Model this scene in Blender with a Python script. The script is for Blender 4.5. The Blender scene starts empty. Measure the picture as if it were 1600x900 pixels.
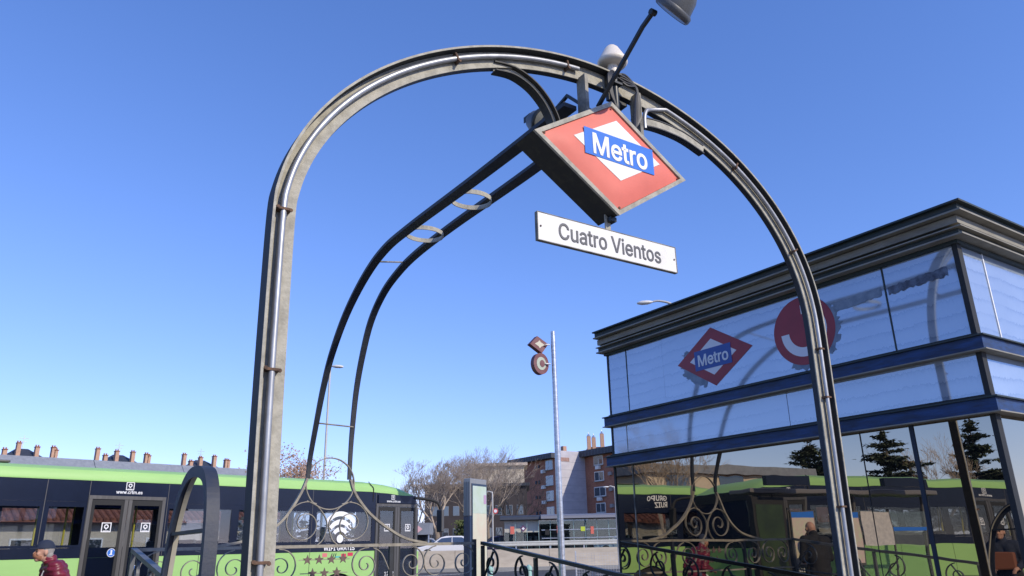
import bpy, bmesh, math, random, os
from mathutils import Vector, Matrix, noise
random.seed(7)
S = bpy.context.scene
rad = math.radians
# ------------------------------------------------------------------ camera
cam_d = bpy.data.cameras.new("camera"); cam = bpy.data.objects.new("camera", cam_d)
S.collection.objects.link(cam); S.camera = cam
cam_d.sensor_width = 36.0; cam_d.lens = 1171.0/1600*36; cam_d.clip_end = 3000; cam_d.clip_start = .05
CP, SP = math.cos(rad(18.9)), math.sin(rad(18.9)); RO = rad(-1.25)
fw = Vector((0, CP, SP)); u0 = Vector((0, -SP, CP)); r0 = Vector((1, 0, 0))
RT = r0*math.cos(RO)+u0*math.sin(RO); UP = -r0*math.sin(RO)+u0*math.cos(RO)
cam.matrix_world = Matrix(((RT.x, UP.x, -fw.x, 0), (RT.y, UP.y, -fw.y, 0), (RT.z, UP.z, -fw.z, 1.4), (0, 0, 0, 1)))
# ------------------------------------------------------------------ sky and sun
SUN_AZ, SUN_EL = 128.0, 31.0      # azimuth clockwise from +Y
W = bpy.data.worlds.new("World"); S.world = W; W.use_nodes = True
nt = W.node_tree; nt.nodes.clear()
wo = nt.nodes.new("ShaderNodeOutputWorld"); bg = nt.nodes.new("ShaderNodeBackground"); sk = nt.nodes.new("ShaderNodeTexSky")
sk.sky_type = 'NISHITA'; sk.sun_disc = False; sk.sun_elevation = rad(SUN_EL); sk.sun_rotation = rad(SUN_AZ)
sk.altitude = 650; sk.air_density = 1.0; sk.dust_density = 0.2; sk.ozone_density = 2.0
bg.inputs[1].default_value = 0.15
# camera response and white balance of the sky: one power curve per channel
sx = nt.nodes.new('ShaderNodeSeparateColor'); cx_ = nt.nodes.new('ShaderNodeCombineColor')
for i, (gam, kk_) in enumerate(((1.0, .92), (.87, 1.21), (.8, 2.12))):
    pw = nt.nodes.new('ShaderNodeMath'); pw.operation = 'POWER'; pw.inputs[1].default_value = gam; ml = nt.nodes.new('ShaderNodeMath'); ml.operation = 'MULTIPLY'; ml.inputs[1].default_value = kk_
    nt.links.new(sx.outputs[i], pw.inputs[0]); nt.links.new(pw.outputs[0], ml.inputs[0]); nt.links.new(ml.outputs[0], cx_.inputs[i])
nt.links.new(sk.outputs[0], sx.inputs[0]); nt.links.new(cx_.outputs[0], bg.inputs[0]); nt.links.new(bg.outputs[0], wo.inputs[0])
sl = bpy.data.lights.new("sun", 'SUN'); sun = bpy.data.objects.new("sun", sl); S.collection.objects.link(sun)
sl.energy = 4.0; sl.angle = rad(0.53); sl.color = (1.0, .90, .74)
sd = Vector((math.sin(rad(SUN_AZ))*math.cos(rad(SUN_EL)), math.cos(rad(SUN_AZ))*math.cos(rad(SUN_EL)), math.sin(rad(SUN_EL))))
sun.rotation_euler = sd.to_track_quat('Z', 'Y').to_euler()
S.view_settings.view_transform = 'Standard'; S.view_settings.look = 'None'
S.view_settings.exposure = 0.0; S.view_settings.gamma = 1.0
S.cycles.max_bounces = 8; S.cycles.transparent_max_bounces = 16; S.cycles.caustics_reflective = False; S.cycles.caustics_refractive = False

# ------------------------------------------------------------------ materials
MATS = {}
def mat(name, col, rough=.6, metal=0., var=0., vscale=6., bump=0., bscale=60., col2=None, stretch=(1, 1, 1), spec=.5, lo=.35, hi=.65, coat=0.):
    if name in MATS: return MATS[name]
    m = bpy.data.materials.new(name); m.use_nodes = True; t = m.node_tree; b = t.nodes["Principled BSDF"]
    b.inputs["Roughness"].default_value = rough; b.inputs["Metallic"].default_value = metal
    b.inputs["Specular IOR Level"].default_value = spec; b.inputs["Coat Weight"].default_value = coat
    b.inputs["Base Color"].default_value = (*col, 1)
    if var > 0 or col2 or bump:
        tc = t.nodes.new("ShaderNodeTexCoord"); mp = t.nodes.new("ShaderNodeMapping"); mp.inputs["Scale"].default_value = stretch
        t.links.new(tc.outputs["Object"], mp.inputs[0])
    if var > 0 or col2:
        n = t.nodes.new("ShaderNodeTexNoise"); n.inputs["Scale"].default_value = vscale; n.inputs["Detail"].default_value = 8; n.inputs["Roughness"].default_value = .65
        t.links.new(mp.outputs[0], n.inputs["Vector"])
        r = t.nodes.new("ShaderNodeMapRange"); r.inputs[1].default_value = lo; r.inputs[2].default_value = hi
        t.links.new(n.outputs["Fac"], r.inputs[0])
        mx = t.nodes.new("ShaderNodeMix"); mx.data_type = 'RGBA'
        c2 = col2 if col2 else tuple(c*(1-var) for c in col)
        mx.inputs[6].default_value = (*col, 1); mx.inputs[7].default_value = (*c2, 1)
        t.links.new(r.outputs[0], mx.inputs[0]); t.links.new(mx.outputs[2], b.inputs["Base Color"])
    if bump:
        n2 = t.nodes.new("ShaderNodeTexNoise"); n2.inputs["Scale"].default_value = bscale; n2.inputs["Detail"].default_value = 5
        t.links.new(mp.outputs[0], n2.inputs["Vector"])
        bp = t.nodes.new("ShaderNodeBump"); bp.inputs["Strength"].default_value = bump; bp.inputs["Distance"].default_value = .01
        t.links.new(n2.outputs["Fac"], bp.inputs["Height"]); t.links.new(bp.outputs[0], b.inputs["Normal"])
    MATS[name] = m; return m
steel_dark = mat("dark_paint", (.022, .027, .038), .55, var=.4, vscale=9, bump=.15)
steel_beige = mat("weathered_paint", (.43, .405, .33), .8, col2=(.25, .235, .19), vscale=14, bump=.3, bscale=90, lo=.4, hi=.7)
steel_mix = mat("worn_iron", (.30, .28, .23), .75, col2=(.10, .095, .085), vscale=7, bump=.3, lo=.42, hi=.62)
rail_iron = mat("rail_iron", (.33, .30, .24), .75, col2=(.20, .18, .15), vscale=11, bump=.2, lo=.4, hi=.66)
iron_black = mat("black_iron", (.025, .03, .03), .4, var=.4, vscale=12)
conduit_m = mat("galvanised_conduit", (.46, .465, .47), .42, .55, var=.3, vscale=14, stretch=(1, 1, .4))
rust = mat("rust", (.17, .095, .055), .9, col2=(.06, .04, .03), vscale=40, bump=.4)
sign_red = mat("sign_red", (.74, .185, .135), .55, spec=.3, var=.2, vscale=3.5, lo=.3, hi=.8)
sign_blue = mat("sign_blue", (.03, .17, .62), .55, spec=.3, var=.08, vscale=4)
sign_case = mat("sign_case", (.018, .018, .018), .6, col2=(.05, .045, .03), vscale=12, lo=.5, hi=.75)
sign_white = mat("sign_white", (.78, .77, .74), .55, spec=.3, col2=(.72, .70, .64), vscale=5, lo=.5, hi=.8)
sign_grey = mat("letter_grey", (.09, .09, .095), .5)
board_white = mat("board_white", (.74, .73, .69), .6, spec=.3, col2=(.62, .58, .50), vscale=4, lo=.56, hi=.9)
lens_grey = mat("lens_grey", (.22, .23, .22), .2, var=.3)
lamp_grey = mat("lamp_grey", (.11, .115, .12), .45, var=.3, vscale=8)
cream_plastic = mat("cream_plastic", (.80, .72, .60), .45, var=.12, vscale=12)
cable_m = mat("black_cable", (.02, .022, .03), .5)
green = mat("bus_green", (.33, .56, .19), .45, col2=(.28, .48, .165), vscale=1.4, spec=.3, lo=.45, hi=.85, stretch=(.4, 1, 2.5))
bus_black = mat("bus_black", (.012, .018, .040), .22, var=.25, vscale=1.5, spec=.28)
bus_grey = mat("bus_aluminium", (.12, .115, .11), .45, .3, var=.3, vscale=3, stretch=(6, 6, .4))
rubber = mat("rubber", (.02, .02, .02), .8)
yellow = mat("yellow_pole", (.75, .62, .06), .4)
bus_red = mat("bus_red_light", (.55, .03, .02), .25)
white_m = mat("white_print", (.82, .82, .82), .5)
seat_m = mat("seat_fabric", (.10, .13, .14), .9, var=.5, vscale=30)
asphalt = mat("asphalt", (.075, .075, .078), .92, col2=(.05, .05, .052), vscale=.35, bump=.4, bscale=80, lo=.3, hi=.7)
paving = mat("paving_slab", (.30, .28, .25), .85, col2=(.20, .19, .17), vscale=.8, bump=.25, bscale=40)
kerb_m = mat("granite", (.36, .35, .33), .8, col2=(.24, .235, .22), vscale=25, bump=.2)
earth = mat("dry_ground", (.16, .15, .09), .95, col2=(.09, .10, .05), vscale=.3, bump=.3)
concrete = mat("concrete_wall", (.60, .52, .41), .9, col2=(.48, .41, .32), vscale=1.1, bump=.3, bscale=30, stretch=(1, 1, 3))
line_m = mat("road_line", (.75, .75, .72), .8, var=.25, vscale=6)
slate = mat("slate_roof", (.25, .27, .30), .75, col2=(.19, .205, .235), vscale=3, bump=.3, bscale=8)
slate_dark = mat("slate_eave", (.045, .052, .068), .6, var=.3, vscale=2)
cream_wall = mat("cream_render", (.62, .53, .40), .9, col2=(.52, .44, .33), vscale=1.2)
terracotta = mat("terracotta", (.34, .125, .065), .85, col2=(.22, .08, .045), vscale=5, bump=.3)
bark = mat("bark", (.27, .215, .16), .95, col2=(.16, .125, .095), vscale=18, bump=.6, bscale=40, stretch=(1, 1, .3))
twig_m = mat("twigs", (.36, .28, .215), .95, col2=(.46, .38, .29), vscale=2)
dryleaf = mat("dry_leaves", (.42, .29, .21), .9, col2=(.32, .19, .13), vscale=1.5)
cedar_leaf = mat("cedar_needles", (.085, .12, .07), .9, col2=(.14, .15, .085), vscale=1.0)
hedge_m = mat("hedge_leaves", (.10, .12, .035), .9, col2=(.05, .07, .02), vscale=3)
kiosk_dark = mat("kiosk_green_steel", (.018, .034, .038), .6, col2=(.05, .048, .036), vscale=6, stretch=(1, .25, 3), lo=.5, hi=.7)
kiosk_beige = mat("kiosk_beige_steel", (.27, .255, .21), .7, col2=(.14, .12, .09), vscale=3.5, stretch=(1, .6, 3), bump=.15, lo=.45, hi=.75)
kiosk_blue = mat("kiosk_blue_steel", (.009, .050, .18), .55, col2=(.006, .018, .055), vscale=9, stretch=(1, .5, 3))
kiosk_seal = mat("kiosk_seal", (.012, .013, .015), .6)
skin_m = mat("skin", (.52, .28, .19), .55, var=.12, vscale=20)
coat_black = mat("coat_black", (.014, .014, .016), .85, bump=.5, bscale=14)
hair_grey = mat("hair_grey", (.30, .28, .26), .9, bump=.6)
hair_dark = mat("hair_dark", (.03, .024, .02), .9, bump=.6)
burgundy = mat("burgundy_nylon", (.19, .015, .032), .42, var=.3, vscale=9, bump=.5, bscale=16)
denim = mat("denim", (.05, .065, .11), .9)
navy = mat("navy_cloth", (.018, .026, .05), .85, bump=.3)
zinc = mat("zinc_pole", (.62, .63, .65), .33, .7, col2=(.40, .41, .43), vscale=9, stretch=(1, 1, 3), bump=.1)

def glassy(name, tint, gloss, rough, trans=None, dark=None, milky=None):
    """window glass: glossy reflection mixed over a tinted see-through or a dark back"""
    m = bpy.data.materials.new(name); m.use_nodes = True; t = m.node_tree; t.nodes.clear()
    o = t.nodes.new("ShaderNodeOutputMaterial"); g = t.nodes.new("ShaderNodeBsdfGlossy"); g.inputs["Roughness"].default_value = rough
    g.inputs["Color"].default_value = (*tint, 1)
    if trans:
        d = t.nodes.new("ShaderNodeBsdfTransparent"); d.inputs[0].default_value = (*trans, 1)
    else:
        d = t.nodes.new("ShaderNodeBsdfDiffuse"); d.inputs[0].default_value = (*dark, 1)
    lw = t.nodes.new("ShaderNodeLayerWeight"); lw.inputs[0].default_value = .5       # same on both sides of a pane
    pw_ = t.nodes.new("ShaderNodeMath"); pw_.operation = 'POWER'; pw_.inputs[1].default_value = 4.5; t.links.new(lw.outputs["Facing"], pw_.inputs[0])
    fr = t.nodes.new("ShaderNodeMath"); fr.operation = 'MULTIPLY_ADD'; fr.inputs[1].default_value = .8; fr.inputs[2].default_value = .04; t.links.new(pw_.outputs[0], fr.inputs[0])
    ad = t.nodes.new("ShaderNodeMath"); ad.operation = 'ADD'; ad.use_clamp = True; ad.inputs[1].default_value = gloss
    t.links.new(fr.outputs[0], ad.inputs[0])
    mx = t.nodes.new("ShaderNodeMixShader"); t.links.new(ad.outputs[0], mx.inputs[0]); t.links.new(d.outputs[0], mx.inputs[1]); t.links.new(g.outputs[0], mx.inputs[2])
    t.links.new(mx.outputs[0], o.inputs[0]); MATS[name] = m
    return m, t, g, d, mx, o
glass_bus = glassy("bus_glass", (.9, .95, 1), .03, .0, trans=(.80, .83, .86))[0]
glass_far = glassy("building_glass", (.8, .9, 1), .12, .02, dark=(.04, .05, .06))[0]
glass_shelter = glassy("shelter_glass", (.9, 1, 1), .02, 0, trans=(.90, .95, .94))[0]
glass_kiosk, t_, g_, d_, mx_, o_ = glassy("kiosk_dark_glass", (1.0, .88, .70), .36, .004, dark=(.006, .008, .010))
# fine dust on the dark glass and a slow ripple in its surface
tc = t_.nodes.new("ShaderNodeTexCoord"); nz = t_.nodes.new("ShaderNodeTexNoise"); nz.inputs["Scale"].default_value = 1.6
t_.links.new(tc.outputs["Object"], nz.inputs["Vector"]); bp = t_.nodes.new("ShaderNodeBump"); bp.inputs["Strength"].default_value = .05; bp.inputs["Distance"].default_value = .02
t_.links.new(nz.outputs[0], bp.inputs["Height"]); t_.links.new(bp.outputs[0], g_.inputs["Normal"])
# clouded upper glass: rows of lime scale with a ragged lower edge over a bluish film
glass_milky, t_, g_, d_, mx_, o_ = glassy("kiosk_clouded_glass", (.74, .84, .98), .22, .045, dark=(.2, .3, .5))
tc = t_.nodes.new("ShaderNodeTexCoord"); sep = t_.nodes.new("ShaderNodeSeparateXYZ"); t_.links.new(tc.outputs["Object"], sep.inputs[0])
n1 = t_.nodes.new("ShaderNodeTexNoise"); n1.inputs["Scale"].default_value = 42; n1.inputs["Detail"].default_value = 6; n1.inputs["Roughness"].default_value = .7
n2 = t_.nodes.new("ShaderNodeTexNoise"); n2.inputs["Scale"].default_value = 2.2; n2.inputs["Detail"].default_value = 4
mpk = t_.nodes.new("ShaderNodeMapping"); mpk.inputs["Scale"].default_value = (1, 1, .3); t_.links.new(tc.outputs["Object"], mpk.inputs[0]); t_.links.new(mpk.outputs[0], n1.inputs["Vector"]); t_.links.new(tc.outputs["Object"], n2.inputs["Vector"])
def mth(op, a, b=None, c=None):
    n = t_.nodes.new("ShaderNodeMath"); n.operation = op
    for i, v in enumerate((a, b, c)):
        if v is None: continue
        if isinstance(v, (int, float)): n.inputs[i].default_value = v
        else: t_.links.new(v, n.inputs[i])
    return n.outputs[0]
zz = mth('MULTIPLY', sep.outputs[2], 8.5); zz = mth('ADD', zz, mth('ADD', mth('MULTIPLY', n1.outputs[0], .7), mth('MULTIPLY', n2.outputs[0], .8))); fr_ = mth('FRACT', zz)
band = mth('POWER', fr_, 5.0); band = mth('MULTIPLY', band, mth('SUBTRACT', n2.outputs[0], .28))
band = mth('MULTIPLY', band, 3.0)
mc = t_.nodes.new("ShaderNodeMix"); mc.data_type = 'RGBA'; mc.inputs[6].default_value = (.30, .355, .43, 1); mc.inputs[7].default_value = (.10, .135, .20, 1)
t_.links.new(band, mc.inputs[0])
mc2 = t_.nodes.new("ShaderNodeMix"); mc2.data_type = 'RGBA'; mc2.inputs[7].default_value = (.44, .51, .60, 1)
t_.links.new(mth('MULTIPLY', mth('SUBTRACT', n2.outputs[0], .42), 1.3), mc2.inputs[0]); t_.links.new(mc.outputs[2], mc2.inputs[6])
t_.links.new(mc2.outputs[2], d_.inputs[0])

# ------------------------------------------------------------------ helpers
def V(*a): return Vector(a)
class Frame:
    """horizontal working frame: x along a street or face, y away from the camera, z up"""
    def __init__(s, rot, org=(0, 0, 0)):
        s.rot = rot; s.m = Matrix.Translation(Vector(org)) @ Matrix.Rotation(rot, 4, 'Z')
AB = Frame(rad(34)); ST = Frame(rad(47.2)); WD = Frame(0.)
def thing(name, label, cat, frame, base, group=None):
    o = bpy.data.objects.new(name, None); o.empty_display_size = .3; S.collection.objects.link(o)
    o.matrix_world = frame.m @ Matrix.Translation(Vector(base))
    o['label'] = label; o['category'] = cat
    if group: o['group'] = group
    OFF[o.name] = Vector(base); return o
OFF = {}
def off(p): return OFF.get(p.name, Vector((0, 0, 0))) if p else Vector((0, 0, 0))
class MB:
    def __init__(s): s.v = []; s.f = []; s.m = []; s.s = []
    def add(s, vs, fs, mi=0, smooth=False):
        k = len(s.v); s.v += [Vector(v) for v in vs]
        for f in fs: s.f.append([k+i for i in f]); s.m.append(mi); s.s.append(smooth)
    def box(s, x0, x1, y0, y1, z0, z1, mi=0):
        s.add([(x0, y0, z0), (x1, y0, z0), (x1, y1, z0), (x0, y1, z0), (x0, y0, z1), (x1, y0, z1), (x1, y1, z1), (x0, y1, z1)],
              [(3, 2, 1, 0), (4, 5, 6, 7), (0, 1, 5, 4), (1, 2, 6, 5), (2, 3, 7, 6), (3, 0, 4, 7)], mi); return s
    def prism(s, poly, o, ex, ey, d, mi=0):
        """extrude a 2D polygon (in ex, ey) by vector d"""
        o, ex, ey, d = map(Vector, (o, ex, ey, d)); n = len(poly)
        a = [o+ex*p[0]+ey*p[1] for p in poly]; b = [p+d for p in a]
        fl = (ex.cross(ey)).dot(d) > 0
        bot = list(range(n)); top = list(range(n, 2*n))
        fs = [bot[::-1] if fl else bot, top if fl else top[::-1]]
        for i in range(n):
            j = (i+1) % n; q = (i, j, n+j, n+i); fs.append(q if fl else q[::-1])
        s.add(a+b, fs, mi); return s
    def tube(s, pts, r, n=8, mi=0, closed=False, caps=True):
        pts = [Vector(p) for p in pts]; m = len(pts); rs = r if isinstance(r, (list, tuple)) else [r]*m
        ref = None; rings = []
        for i, p in enumerate(pts):
            a = pts[i-1] if (i or closed) else p; b = pts[(i+1) % m] if (i < m-1 or closed) else p
            t = (b-a); t = t.normalized() if t.length > 1e-9 else Vector((0, 0, 1))
            if ref is None:
                ref = t.orthogonal().normalized()
            ref = (ref-t*ref.dot(t)); ref = ref.normalized() if ref.length > 1e-6 else t.orthogonal().normalized()
            q = t.cross(ref)
            rings.append([p+(ref*math.cos(2*math.pi*k/n)+q*math.sin(2*math.pi*k/n))*rs[i] for k in range(n)])
        vs = [v for g in rings for v in g]; fs = []
        for i in range(m if closed else m-1):
            j = (i+1) % m
            for k in range(n):
                l = (k+1) % n; fs.append((i*n+k, i*n+l, j*n+l, j*n+k))
        if caps and not closed: fs += [tuple(range(n))[::-1], tuple(range((m-1)*n, m*n))]
        s.add(vs, fs, mi, True); return s
    def sweep(s, pts, sec, nrm, mi=0, closed=False, smooth=False):
        """sweep section sec [(u along in-plane side, w along nrm)] on a path lying in the plane with normal nrm"""
        pts = [Vector(p) for p in pts]; nrm = Vector(nrm).normalized(); m = len(pts); n = len(sec(0) if callable(sec) else sec); vs = []
        for i, p in enumerate(pts):
            a = pts[i-1] if (i or closed) else p; b = pts[(i+1) % m] if (i < m-1 or closed) else p
            t = (b-a).normalized(); sd_ = nrm.cross(t)
            vs += [p+sd_*u+nrm*w for u, w in (sec(i/(m-1)) if callable(sec) else sec)]
        fs = []
        for i in range(m if closed else m-1):
            j = (i+1) % m
            for k in range(n):
                l = (k+1) % n; fs.append((i*n+k, j*n+k, j*n+l, i*n+l))
        if not closed: fs += [tuple(range(n)), tuple(range((m-1)*n, m*n))[::-1]]
        s.add(vs, fs, mi, smooth); return s
    def lathe(s, prof, o, ax=(0, 0, 1), n=20, mi=0, smooth=True):
        """prof [(r, h)] turned about ax through o"""
        ax = Vector(ax).normalized(); e = ax.orthogonal().normalized(); g = ax.cross(e); o = Vector(o); vs = []
        for r, h in prof: vs += [o+ax*h+(e*math.cos(2*math.pi*k/n)+g*math.sin(2*math.pi*k/n))*r for k in range(n)]
        fs = []
        for i in range(len(prof)-1):
            for k in range(n):
                l = (k+1) % n; fs.append((i*n+k, i*n+l, (i+1)*n+l, (i+1)*n+k))
        fs += [tuple(range(n))[::-1], tuple(range((len(prof)-1)*n, len(prof)*n))]
        s.add(vs, fs, mi, smooth); return s
    def build(s, name, mats, parent=None, frame=None, label=None, kind=None, cat=None, group=None, base=None, bevel=0, fix=False):
        o_ = off(parent) if parent else (Vector(base) if base else Vector((0, 0, 0)))
        me = bpy.data.meshes.new(name); me.from_pydata([v-o_ for v in s.v], [], s.f)
        if not isinstance(mats, (list, tuple)): mats = [mats]
        for m in mats: me.materials.append(m)
        me.polygons.foreach_set("material_index", s.m); me.polygons.foreach_set("use_smooth", s.s); me.update()
        if any(s.s): me.set_sharp_from_angle(angle=rad(50))
        if fix:
            bm = bmesh.new(); bm.from_mesh(me); bmesh.ops.recalc_face_normals(bm, faces=bm.faces); bm.to_mesh(me); bm.free()
        o = bpy.data.objects.new(name, me); S.collection.objects.link(o)
        if parent:
            o.parent = parent
            if off(parent).length or parent.name in OFF: OFF[o.name] = Vector(o_)
            else: OFF[o.name] = Vector(o_)
        else:
            o.matrix_world = (frame.m if frame else Matrix()) @ Matrix.Translation(o_); OFF[o.name] = o_
        if label: o['label'] = label
        if kind: o['kind'] = kind
        if cat: o['category'] = cat
        if group: o['group'] = group
        if bevel:
            md = o.modifiers.new("b", 'BEVEL'); md.width = bevel; md.segments = 2; md.limit_method = 'ANGLE'
        return o
def bx(*a, mi=0): return MB().box(*a, mi=mi)
def copy_tree(o, parent=None):
    c = o.copy(); S.collection.objects.link(c); c.parent = parent
    OFF[c.name] = off(o)
    for ch in list(o.children): copy_tree(ch, c)
    return c
def place(o, frame, base): o.matrix_world = frame.m @ Matrix.Translation(Vector(base))
def spline(P, n=10, closed=False):
    P = [Vector(p) for p in P]; out = []; m = len(P)
    for i in range(m if closed else m-1):
        if closed: a, b, c, d = P[i-1], P[i], P[(i+1) % m], P[(i+2) % m]
        else: a, b, c, d = P[max(i-1, 0)], P[i], P[i+1], P[min(i+2, m-1)]
        for k in range(n):
            t = k/n; out.append(.5*((2*b)+(c-a)*t+(2*a-5*b+4*c-d)*t*t+(3*b-a-3*c+d)*t*t*t))
    if not closed: out.append(P[-1])
    return out
def spiral(cx, cz, R, start, turns, sgn=1, shrink=.12, n=44):
    out = []
    for i in range(n+1):
        t = i/n; r = R*(1-(1-shrink)*t**.9); a = rad(start)+sgn*2*math.pi*turns*t
        # the centre drifts so that the curl sits off centre like forged work
        out.append((cx+r*math.cos(a), cz+r*math.sin(a)))
    return out
try: FONT = bpy.data.fonts.load(os.path.join(bpy.utils.resource_path('LOCAL'), "datafiles", "fonts", "Inter.woff2"))   # Blender's own interface font
except Exception: FONT = None
def text(body, size, org, ex, ey, m, parent, name="lettering", depth=.002, bold=.012, align='CENTER', xs=1.0, label=None):
    """flat lettering, centred on org in the working frame of the parent thing"""
    cu = bpy.data.curves.new("t", 'FONT'); cu.body = body; cu.size = size*1.28
    if FONT: cu.font = FONT
    cu.align_x = align; cu.align_y = 'CENTER'; cu.bevel_depth = bold*size*.8; cu.bevel_resolution = 0; cu.extrude = .001; cu.resolution_u = 3
    ob = bpy.data.objects.new("t", cu); S.collection.objects.link(ob)
    dg = bpy.context.evaluated_depsgraph_get(); me = bpy.data.meshes.new_from_object(ob.evaluated_get(dg))
    bpy.data.objects.remove(ob); ex = Vector(ex); ey = Vector(ey); nz = ex.cross(ey); org = Vector(org)-off(parent)
    zk = depth*.5/(.001+bold*size*.8)
    for v in me.vertices: v.co = org+ex*v.co.x*xs+ey*v.co.y+nz*v.co.z*zk
    me.materials.clear(); me.materials.append(m)
    o = bpy.data.objects.new(name, me); S.collection.objects.link(o); o.parent = parent; OFF[o.name] = off(parent)
    if label: o['label'] = label
    return o
X, Y, Z = V(1, 0, 0), V(0, 1, 0), V(0, 0, 1)
def rect(w, t): return [(-w/2, -t/2), (w/2, -t/2), (w/2, t/2), (-w/2, t/2)]

# ================================================================== GROUND
def ring(mb, outer, inner, z, mi=0, zb=None):
    vs = [(x, y, z) for x, y in outer]+[(x, y, z) for x, y in inner]; n = 4
    fs = [(i, (i+1) % n, n+(i+1) % n, n+i) for i in range(n)]; mb.add(vs, fs, mi)
def w2(frame, x, y): p = frame.m @ V(x, y, 0); return (p.x, p.y)
hole = [w2(AB, 1.0, 3.2), w2(AB, 4.85, 3.2), w2(AB, 4.85, 8.0), w2(AB, 1.0, 8.0)]
g = MB(); ring(g, [w2(AB, -900, -900), w2(AB, 900, -900), w2(AB, 900, 900), w2(AB, -900, 900)], hole, -.15)
g.build("road", asphalt, kind='structure')
KERB = 10.9
pl = MB(); out_ = [w2(ST, -60, -45), w2(ST, 60, -45), w2(ST, 60, KERB-.15), w2(ST, -60, KERB-.15)]
ring(pl, out_, hole, 0.0); pl.build("plaza", paving, kind='structure')
k = MB()
for i in range(60): k.box(-60+i*2+.005, -58+i*2-.005, KERB-.15, KERB, -.149, .004)
k.build("kerb", kerb_m, kind='structure', frame=ST)
# lane lines on the road, each sheet a little above the asphalt
for i, (x0, x1, d) in enumerate([(-60, 90, 10.95), (-60, 90, 18.0), (-60, 120, 34.0)]):
    bx(x0, x1, d, d+.15, -.146, -.142).build("road_line", line_m, kind='structure', frame=ST)
# raised carriageway and planting beyond the retaining wall
bx(-140, 260, 52, 420, -.14, .6).build("upper_road", asphalt, kind='structure', frame=WD)
bx(-140, 260, 66, 420, .6, .66).build("verge", earth, kind='structure', frame=WD)
# stairwell: walls and steps
sw = MB()
sw.box(.85, 1.0, 3.2, 8.0, -3.4, -.01).box(4.85, 5.0, 3.2, 8.0, -3.4, -.01).box(.85, 5.0, 8.0, 8.15, -3.4, -.01).box(.85, 5.0, 3.05, 3.2, -3.4, -.01)
sw.build("stairwell_wall", kerb_m, kind='structure', frame=AB)
stairs = MB().box(1.0, 4.85, 7.9, 8.0, -3.4, -3.3).build("stairs", kerb_m, kind='structure', frame=AB)
st_me = None
for i in range(15):
    if st_me is None:
        s0 = bx(1.003, 4.847, 3.21, 3.52, -.22, -.05).build("step", kerb_m, stairs); st_me = s0.data
    else:
        s1 = s0.copy(); S.collection.objects.link(s1); s1.parent = stairs; s1.location = (0, .31*i, -.17*i)
pb = MB(); pb.box(.92, 1.18, 5.0, 8.14, 0.002, .25).box(4.67, 4.93, 3.45, 8.14, 0.002, .25).box(1.185, 4.665, 7.88, 8.14, .002, .25)
pb.build("granite_plinth", kerb_m, kind='structure', frame=AB)

# ================================================================== METRO ENTRANCE ARCH
arch = thing("entrance_arch", "tall weathered steel arch of the underground entrance, straddling the stairs", "arch", AB, (2.92, 3.25, 0))
outer = [(.905, 0), (.89, .7), (.872, 1.35), (.856, 2.0), (.848, 2.5)]+[(2.915-2.07*math.cos(rad(t))**(2/1.85), 2.9+1.52*math.sin(rad(t))**(2/1.85)) for t in range(0, 90, 6)]+[(2.915, 4.42)]+[(2.915+2.07*math.cos(rad(t))**(2/2.1), 2.9+1.52*math.sin(rad(t))**(2/2.1)) for t in range(84, -1, -6)]+[(4.975, 2.5), (4.955, 1.9), (4.935, 1.3), (4.92, .7), (4.91, 0)]
path = spline([(x, 3.2, z) for x, z in outer], 4)
# outward flange (towards the viewer) and the flat web behind it; path runs left to right, side vector = nrm x t
NR = (0, 1, 0)
sd0 = Vector(NR).cross((path[1]-path[0]).normalized())   # side at the left leg
sg = 1 if sd0.x > 0 else -1                                # +: side points inwards (to the right) at the left leg
fl = MB().sweep([p for p in path if p.x < 4.72], [(0, 0), (sg*.012, 0), (sg*.012, .10), (0, .10)], NR)
fl.sweep([p for p in path if p.x >= 4.70 or p.x > 4.66], [(0, 0), (sg*.0121, 0), (sg*.0121, .062), (0, .062)], NR)
fl.build("outer_flange", mat("flange_paint_shade", (.016, .019, .024), .7, col2=(.035, .034, .03), vscale=5, lo=.5, hi=.75), arch, fix=True)  # dark paint, deepened to stand for the black shade under the flange
MB().sweep(path, [(0, -.006), (sg*.012, -.006), (sg*.012, -.001), (0, -.001)], NR).build("flange_edge", steel_beige, arch, fix=True, label="pale front edge")
MB().sweep(path, lambda f: [(sg*.013, .052), (sg*(.125-.020*f), .052), (sg*(.125-.020*f), .060), (sg*.013, .060)], NR).build("web", steel_beige, arch, fix=True)
MB().sweep(path, lambda f: [(sg*(.115-.020*f), .0605), (sg*(.125-.020*f), .0605), (sg*(.125-.020*f), .10), (sg*(.115-.020*f), .10)], NR).build("inner_flange", steel_dark, arch, fix=True)
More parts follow.
